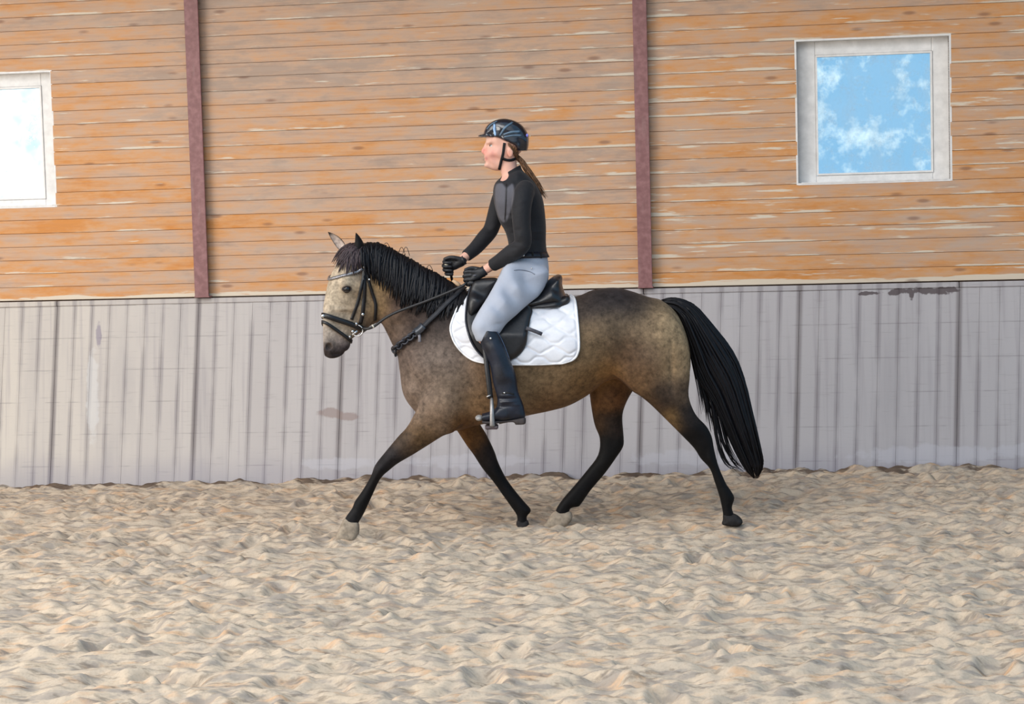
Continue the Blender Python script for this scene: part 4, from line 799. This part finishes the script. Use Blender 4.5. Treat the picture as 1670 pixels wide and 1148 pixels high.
for sg in (-1, 1):
    nf.chain(ch([(793, 248.5, sg*.010, .0065), (794, 249, sg*.012, .006)]), .004)                       # nostril wing
    RD(800.5, 237.5, sg*.040, (.014, .018, .011), .010); RD(797, 233, sg*.038, (.018, .022, .005), -.005)       # orbit, brow
    RD(803, 248, sg*.055, (.02, .02, .014), -.005); RD(808, 262, sg*.05, (.03, .02, .018), .003)
    e = P(832, 249.5, 0); nf.ell((e[0], sg*.073, e[2]), (.017, .008, .028), .006); nf.ell((e[0]-.003, sg*.083, e[2]), (.009, .006, .016), .004, 'sub')
nf.chain(ch([(793.5, 256.5, -.018, .004), (791.2, 256.6, -.008, .0058), (791.0, 256.2, .0, .006), (791.2, 256.6, .008, .0058), (793.5, 256.5, .018, .004)]), .003); nf.chain(ch([(793.5, 260.5, -.016, .004), (791.6, 261.2, -.007, .0062), (791.5, 261.3, .0, .0065), (791.6, 261.2, .007, .0062), (793.5, 260.5, .016, .004)]), .003)
nf.chain(ch([(795, 258.9, -.024, .0016), (791, 258.9, -.012, .0017), (789.3, 258.9, 0, .0017), (791, 258.9, .012, .0017), (795, 258.9, .024, .0016)]), .002, 'sub')
nf.ell(P(794, 269.5, 0), (.014, .016, .011), .012); RD(792.5, 265, 0, (.006, .02, .005), .003)
nV, nQ = nf.mesh(1)
x_, y_ = vproj(nV); c = np.tile(L(214, 168, 150), (len(nV), 1))
def tint(px, py, sg, col, k, side=None):
    global c
    w_ = k*np.exp(-.5*((x_-px)**2+(y_-py)**2)/sg**2)[:, None]; c = c*(1-w_)+np.array(L(*col))*w_
tint(789, 246, 4, (216, 122, 112), .7); tint(803, 252, 8, (222, 148, 138), .6); tint(793, 258.5, 2.2, (176, 96, 96), .7); tint(792, 226, 5, (236, 200, 180), .5); tint(801, 233.5, 2.2, (150, 110, 92), .55); tint(830, 252, 4, (206, 132, 110), .6)
person = tag(mesh('person', nV, nQ, SKIN, None, PO, cols=c), 'rider in black top, grey breeches and dark helmet sitting on the horse', 'person')
EW = plain('eye_white', L(214, 206, 200), .2, .5, namt=.05, bump=0); IR = plain('iris', L(70, 62, 54), .15, .5, namt=.1, bump=0)
for sg in (-1, 1):
    e = P(802, 238, 0); e[1] = sg*.034; ey = mesh('eyeball', *ball(e, .0115), EW, person, PO); mesh('iris', *ball(e+np.array([-.0078, sg*.0038, 0]), .0055, 10, 6), IR, ey, PO)
    p = [e+np.array([-.0125*math.cos(t)+.001, sg*(.0035+.0095*math.sin(abs(t))*(1 if t > 0 else .2)), .0045]) for t in np.linspace(-.6, 1.4, 8)]; mesh('eyelash', *sweep(np.array(p), .0016, 5), plain('lash', L(70, 52, 44)), ey, PO)
    p = [P(a, b, 0)*np.array([1, 0, 1])+np.array([0, sg*y, 0]) for a, b, y in [(795, 232, .018), (797, 230.8, .034), (801, 230.6, .047), (805, 232, .056)]]; mesh('eyebrow', *sweep(spline(p, 10), [.001]+[.0028]*8+[.001], 5), plain('brow_hair', L(128, 98, 78)), person, PO)
# shirt
def cloth(name, ramp_, rough, sheen, nsc, bump):
    m = M(name, rough, .25); n = m.noise(m.co(), nsc, 4); a = m.n('Attribute', attribute_name='Col').outputs[0]; f = m.noise(m.map(m.co(), (1, 1, 1)), 14, 3)
    g = m.n('HueSaturation', {'Value': m.math('ADD', .85, m.math('MULTIPLY', f, .3)), 'Color': a}).outputs[0]; m.set('Base Color', g).set('Sheen Weight', sheen).bump(m.math('ADD', n, m.math('MULTIPLY', f, 2.)), bump, .004); return m.m
sf = Field(RLO, RHI, RH_); g = .0065
sf.inflate(TR, TC, 0, .015, 2.2, grow=g); zc = P(860, 417)[2]
sf.cut((0, 0, zc), (.02, 0, -1))
for sg, A, w1, w0 in ((-1, ARM_N, (803, 433, -.122), (816, 425, -.155)), (1, ARM_F, (760, 417, .086), (775, 405, .125))):
    a = Field(RLO, RHI, RH_); a.chain(ch(A), .01, n=30, grow=g+.002); p1, p0 = v3(*w1), v3(*w0)
    # folds at the elbow and upper arm
    for px, py, am in ([(838, 404, .006), (832, 400, -.004), (846, 396, .006), (848, 385, -.004), (845, 375, .004), (838, 418, -.004), (858, 404, -.004), (840, 340, .003), (852, 328, -.004)] if sg < 0 else [(800, 380, .005), (806, 370, -.004), (795, 372, .004), (786, 398, -.004)]): a.dent(P(px, py, sg*(.25 if sg < 0 else .15)), (.014, .04, .008), am)
    a.cut(p1, p1-p0); k = .02; h = np.clip(.5+.5*(sf.F-a.F)/k, 0, 1); sf.F = sf.F*(1-h)+a.F*h-k*h*(1-h)
for px, py, y, s, am in [(822, 372, -.1, (.02, .05, .008), .005), (840, 380, -.12, (.03, .03, .006), .004), (845, 392, -.12, (.04, .03, .006), -.004), (875, 392, -.1, (.03, .05, .007), .004), (878, 378, -.1, (.03, .05, .006), -.004), (818, 330, -.1, (.03, .06, .03), -.010), (870, 330, -.12, (.02, .05, .04), -.006), (830, 352, -.13, (.03, .03, .008), .004)]: sf.dent(P(px, py, y), s, am)
cf_ = Field(RLO, RHI, RH_); cf_.chain(ch([(842, 304, 0, .066), (838, 292, 0, .059), (834, 280, 0, .0555), (832, 272, 0, .055)]), .01, n=12, grow=.004); pa, pb = P(813, 290), P(843, 272); d = pb-pa
cf_.cut((pa+pb)/2, (-d[2], 0, d[0])); h = np.clip(.5+.5*(sf.F-cf_.F)/.012, 0, 1); sf.F = sf.F*(1-h)+cf_.F*h-.012*h*(1-h)
vx = P(822, 288, -.055); sf.ell(vx, (.026, .05, .036), .006, 'sub', rot=None)
sV, sQ = sf.mesh(1); x_, y_ = vproj(sV); bb = np.array(L(30, 30, 34)); pg = np.array(L(86, 86, 94)); c = np.tile(bb, (len(sV), 1))
poly = smooth_loop([(808, 304), (818, 299), (826, 306), (836, 300), (838, 318), (832, 345), (824, 362), (814, 355), (808, 332)], 4); dd = poly_sd(poly, x_, y_); k = np.clip(-dd/3+.5, 0, 1)*(sV[:, 1] < .10)*np.clip(1-np.abs(x_-824-(y_-300)*.0)/1.2*0, 0, 1)  # grey chest panel; light on the chest is painted into its tone
pl = np.exp(-((x_-(826-(y_-300)*.03))/1.4)**2)*.8; k = k*(1-pl); c = c*(1-k[:, None])+pg*k[:, None]; col_ = np.clip(1-np.abs((y_-(291-(x_-813)*.62))-2)/5, 0, 1)*(x_ > 808)*(x_ < 848)*(y_ < 303); c = c*(1-.7*col_[:, None])+np.array(L(14, 14, 17))*.7*col_[:, None]
shirt = mesh('shirt', sV, sQ, cloth('black_jersey', None, .7, .08, 60, .35), person, PO, cols=c); shirt['label'] = 'fitted black long-sleeved top with dark grey chest panel'
NB = bvh(sV, sQ)
p, N = snaps(NB, [(826, 300), (825.5, 315), (825, 330), (824, 348), (823, 358)], .001, 16); mesh('zip', *sweep(p, .0016, 4, .5, N), plain('zip_black', L(16, 16, 18), .4, .5), shirt, PO)
# breeches
bf = Field(RLO, RHI, RH_); bf.inflate(TR, TC, 0, .015, 2.2, grow=.0055); zb = P(860, 413.5)[2]; bf.cut((0, 0, zb), (.02, 0, 1))
for sg in (-1, 1): legs(bf, .005, sg)
for px, py, y, s, am in [(826, 446, -.2, (.03, .03, .006), .005), (830, 454, -.22, (.03, .03, .006), -.004), (850, 442, -.17, (.04, .03, .005), .003), (868, 446, -.17, (.03, .03, .005), -.003), (812, 528, -.34, (.02, .02, .006), .004), (806, 537, -.34, (.02, .02, .005), -.003), (880, 430, -.15, (.02, .04, .008), .004)]: bf.dent(P(px, py, y), s, am)
bf.F[:, :, :] = bf.F; zk = P(790, 556, -.3)[2]; bf.cut((0, 0, zk), (0, 0, -1))
bV, bQ = bf.mesh(1); gcol = np.tile(L(164, 170, 184), (len(bV), 1)); brc = mesh('breeches', bV, bQ, cloth('grey_breeches', None, .68, .3, 220, .15), person, PO, cols=gcol); brc['label'] = 'pale blue-grey riding breeches'
BB = bvh(np.vstack([sV, bV]), list(map(tuple, sQ))+[tuple(q+len(sV)) for q in bQ])
p, N = snaps(BB, [(838, 441), (848, 440), (858, 441.5), (866, 444), (872, 447.5)], .001, 16); mesh('pocket_seam', *sweep(p, .0018, 4, .5, N), plain('seam_grey', L(112, 118, 132)), brc, PO)
bead('pocket_stud', 866.5, 438, .004, STEELB, BB, brc, PO)
NAVY = plain('navy_belt', L(24, 27, 38), .4, .4); bc = P(860, 416, 0); lp, ln = loop_on(BB, bc, (-1, 0, 0), (0, -1, 0), np.linspace(0, 2*math.pi, 60, endpoint=False), .004, .172)
belt = mesh('belt', *sweep(smooth_path(lp, 2, True), .0175, 4, .2, ln, True), NAVY, person, PO)
bead('belt_buckle', 854, 417.5, .0085, STEELB, BB, belt, PO, (1, .5, .8))
for px in (868, 881): p, n = snap(BB, px, 416.5, .008); mesh('belt_loop', *box(p-np.array([.005, .003, .018]), p+np.array([.005, .003, .018]), .002), brc.data.materials[0], belt, PO, smooth=False)
# boots
def boot_mat():
    m = M('patent_boot', .34, .4); n = m.noise(m.co(), 10, 5); m.set('Base Color', m.ramp(n, [(.3, L(12, 14, 21)), (.75, L(30, 37, 54))])).set('Roughness', m.ramp(n, [(.3, (.28,)*3), (.7, (.5,)*3)])).set('Coat Weight', .12).bump(m.noise(m.co(), 24, 4), .25, .006); return m.m
BOOT = boot_mat(); RUB = plain('boot_sole', L(62, 56, 56), .7)
BP = [(781, 552), (783, 540), (790, 530), (799, 530.5), (807, 535), (812, 540), (818, 552), (825, 567), (833, 589), (841, 611), (845, 638), (851, 653), (855, 667), (855.5, 682), (838, 685), (815, 686), (795, 687), (780, 686), (776, 681), (783, 675), (797, 671), (808, 665), (811, 651), (804, 624), (799, 596), (791, 577)]
for sg in (-1, 1):
    f = Field((P(768, 0)[0], min(sg*.24, sg*.42), P(0, 700)[2]), (P(866, 0)[0], max(sg*.24, sg*.42), P(0, 522)[2]), .0042)
    f.inflate(BP, [(798, 545, 18, .064, sg*.317), (808, 575, 22, .064, sg*.328), (820, 605, 22, .057, sg*.335), (826, 635, 19, .046, sg*.338), (832, 660, 19, .042, sg*.338), (845, 675, 13, .036, sg*.338), (815, 678, 9, .043, sg*.342), (790, 681, 6, .040, sg*.346)], -.33, .008, 2.1)
    for px, py, am in [(822, 650, .005), (826, 645, -.004), (830, 655, -.005), (820, 656, -.003), (835, 650, .004), (828, 662, .004), (840, 660, -.003), (814, 664, .004)]: f.dent((P(px, py, -.37)[0], sg*.375, P(px, py, -.37)[2]), (.022, .03, .005), am)
    V, Q = f.mesh(1); bo = mesh('boot', V, Q, BOOT, person, PO); BT = bvh(V, Q)
    f = Field((P(768, 0)[0], min(sg*.24, sg*.42), P(0, 705)[2]), (P(866, 0)[0], max(sg*.24, sg*.42), P(0, 672)[2]), .004)
    f.inflate([(777, 682), (795, 685), (820, 684.5), (836, 683.5), (855.5, 680), (856, 691), (841, 692), (837, 688), (815, 689.5), (795, 691), (779, 687)], [(847, 687, 5, .036, sg*.338), (826, 687, 4, .030, sg*.338), (800, 688, 4, .043, sg*.345), (785, 685, 4, .036, sg*.346)], -.33, .004, 3.); V, Q = f.mesh(1); mesh('sole', V, Q, RUB, bo, PO)
    if sg < 0:
        bead('boot_badge', 800, 552, .006, STEELB, BT, bo, PO); p, N = snaps(BT, [(806, 535), (815, 548), (823, 565), (831, 586)], .001, 14); mesh('rear_strip', *sweep(p, .004, 4, .3, N), plain('boot_blue_strip', L(70, 84, 108), .25, .6), bo, PO)  # thin blue strip along the rear edge
        p = P(779.5, 681.5, -.372); tc_ = mesh('toe_cap', *ball(P(781.5, 681.5, -.346), (.022, .041, .0165)), plain('toe_shine', L(150, 148, 146), .4, .5, nscale=60), bo, PO)  # pale toe cap paints the shine on the toe
        p, N = snaps(BT, [(819, 641), (828, 640), (838, 643)], .002, 10); mesh('spur_strap', *sweep(p, .004, 4, .4, N), LEATHER, bo, PO); bead('strap_keeper', 823, 640.5, .005, STEELB, BT, bo, PO)
# gloves
GLOVE = plain('black_glove', L(30, 31, 35), .5, .45, nscale=70, namt=.35, bump=.35)
def glove(ox, oy, yb, sg):                                                   # near hand has sg -1: back of the hand towards the viewer
    def q(px, py, dy): return P(px+ox, py+oy, yb+sg*dy)
    lo = np.minimum(q(746, 476, .05), q(746, 476, -.09)); hi = np.maximum(q(800, 428, .05), q(800, 428, -.09)); f = Field(np.minimum(lo, hi), np.maximum(lo, hi), .0028)
    C = lambda l: [(*q(a, b, y), r) for a, b, y, r in l]
    f.chain(C([(788, 442, 0, .0255), (785, 444, .002, .026)]), .01)
    f.chain(C([(787, 442, .010, .018), (776, 443.5, .012, .0155), (768, 444, .014, .0125)]), .012); f.chain(C([(787, 446, .008, .019), (777, 452, .012, .017), (768, 456, .014, .0135)]), .012); f.chain(C([(786, 444, 0, .02), (774, 451, .004, .0185)]), .014)
    for k in range(4):
        kx, ky = 766.5+[0, -.6, .2, 2.2][k], 442.5+6.3*k; s = [1, 1.06, 1, .84][k]; dx = -8.5*s
        f.chain(C([(kx+2, ky+.3, .013, .0118), (kx+dx*.75, ky+.8, .011, .0104), (kx+dx, ky+2.0, .0, .0102), (kx+dx*.85, ky+3.2, -.018, .0098), (kx+dx*.35, ky+3.6, -.028, .0094), (kx+3*s, ky+3.8, -.026, .0088)]), .0035, n=14)
    f.chain(C([(784, 440.5, -.012, .015), (775, 438, -.016, .0128), (767, 437.5, -.014, .0112), (759.5, 440, -.006, .0098)]), .005, n=10)
    for k in range(3): f.dent(q(767, 445.7+6.3*k, .03), (.006, .012, .003), .003)
    V, Q = f.mesh(1); o = mesh('glove', V, Q, GLOVE, person, PO); c0, c1 = q(790, 441.5, 0), q(783, 445.5, 0); ax = (c1-c0)/np.linalg.norm(c1-c0)
    mesh('wrist_band', *sweep(np.array([c0-ax*.006, c0+ax*.010]), .0280, 14, 1.0), GLOVE, o, PO); b = bvh(V, Q)
    if sg < 0: bead('knuckle_tab', 775, 449.5, .007, plain('grey_tab_glove', L(92, 94, 104), .4), b, o, PO, (1.3, .4, .6))
    return o
glove(0, 0, -.10, -1); glove(-34, -17.5, .07, 1)
mesh('fingertip', *ball(P(728.5, 430.5, .05), (.014, .011, .012), 10, 7), plain('pale_glove_tip', L(222, 212, 190), .6, namt=.08), person, PO)
# helmet
hf2 = Field((P(772, 0)[0], -.14, P(0, 270)[2]), (P(872, 0)[0], .14, P(0, 186)[2]), .0035)
hf2.inflate([(791, 223.5), (789, 216), (795, 204), (809, 195.5), (825, 193.5), (842, 198), (854, 207), (861.5, 220), (862.5, 233), (860, 247), (855, 255), (848, 257), (844.5, 250), (841, 241), (833, 236), (824, 232.5), (812, 227), (800, 225)], [(800, 212, 16, .072), (825, 212, 24, .092), (845, 217, 22, .09), (854, 247, 8, .066), (798, 222.5, 4, .062), (812, 224.5, 4, .082), (824, 230, 4, .092), (834, 235, 4, .092), (842, 241, 4, .088), (848, 252, 5, .075)], 0, .006, 2.4)
hf2.inflate([(779, 222.2), (786, 219), (796, 219), (806, 222), (806, 226), (795, 225), (786, 224)], [(784, 221.5, 3, .045), (796, 222, 4, .07)], 0, .006, 2.2)
V, Q = hf2.mesh(1)
def shell_mat():
    m = M('midnight_shell', .16, .6); n = m.noise(m.co(), 7, 3); m.set('Base Color', m.ramp(n, [(.3, L(14, 16, 24)), (.8, L(24, 28, 44))])).set('Coat Weight', .4); return m.m
helmet = mesh('helmet', V, Q, shell_mat(), person, PO); helmet['label'] = 'glossy midnight-blue riding helmet with silver-blue vent stripes'; HEB = bvh(V, Q)
STR = plain('silver_blue_stripe', L(118, 150, 186), .28, .6, .2, nscale=40, namt=.15, bump=0); STR2 = plain('slate_stripe_sheen', L(82, 104, 124), .3, .6, .2, nscale=40, namt=.2, bump=0)
for pts, w_, mt in [([(806.2, 202), (806.4, 211), (808, 221.5)], (.0075, .0088, .007), STR), ([(836, 199.5), (824, 208), (815, 221.5)], (.0065, .0075, .005), STR2), ([(848.5, 214.5), (834, 215.5), (821, 219.5)], (.0075, .007, .0045), STR2), ([(850.5, 220.8), (836, 221), (822, 223.5)], (.0055, .005, .0035), STR2), ([(811, 197.5), (801, 203), (794, 211)], (.006, .007, .005), STR2)]:  # last strip paints the sheen on the shell front; the others are stripes
    p, N = snaps(HEB, pts, .0015, 12); mesh('vent_stripe_sheen', *sweep(p, np.interp(np.linspace(0, 1, 12), [0, .5, 1], w_), 6, .3, N), mt, helmet, PO)
bead('badge', 858, 221.5, .0085, plain('violet_badge', L(122, 124, 214), .3, .5, namt=.1), HEB, helmet, PO, (.8, .5, 1.1)); bead('badge_stud', 862, 222.5, .0032, plain('pale_stud', L(214, 228, 206), .3), HEB, helmet, PO)
NK = bvh(nV, nQ); WEB = plain('black_webbing', L(20, 19, 22), .6)
for nm, pts in (('chin_strap', [(823, 233), (821.5, 242), (820, 252), (817, 264), (814, 276)]), ('ear_strap', [(844, 254), (839, 259.5), (830, 261.5), (821, 259), (819, 256)])):
    p, N = snaps(NK, pts, .003, 16, Y=-.06); mesh(nm, *sweep(smooth_path(p, 3), .0072, 4, .3, N), WEB, helmet, PO)
# ponytail
BR = hair_mat('brown_hair', (40, 26, 20), (150, 110, 80), .5); parts = []
gl_ = spline([(842, 255), (850, 262), (859, 275), (868, 289), (878, 303), (885, 315), (893, 326)], 30)
for i in range(70):
    a = RNG.uniform(0, 2*math.pi); r = math.sqrt(RNG.uniform(0, 1)); j1 = int(RNG.uniform(22, 30)); p = []
    for j in np.linspace(0, j1-1, 10).astype(int):
        t = j/29; w_ = np.interp(t, [0, .15, .5, .85, 1], [3.6, 3.4, 4.8, 4.2, 2.2])*r; p.append(P(gl_[j][0]+w_*math.cos(a)*.9+1.5*math.sin(9*t+i)*.5, gl_[j][1]-w_*math.cos(a)*.6, -.01+w_*.0034*math.sin(a)*1.3))
    parts.append(lock(np.array(p), RNG.uniform(.0028, .0045), 5, .8))
mesh('ponytail', *join(parts), BR, person, PO)
parts = []
for i in range(60):
    t_ = RNG.uniform(0, 1); a0 = np.array([828+16*t_, 234+8*t_+RNG.uniform(-2, 2)]); a1 = np.array([RNG.uniform(840, 846), RNG.uniform(252, 260)]); p, N = snaps(NK, [a0+(a1-a0)*s for s in np.linspace(0, 1, 6)], .004, 0, Y=-.04); parts.append(lock(smooth_path(p, 1), .004, 5, .5, N))
mesh('nape_hair', *join(parts), BR, person, PO)
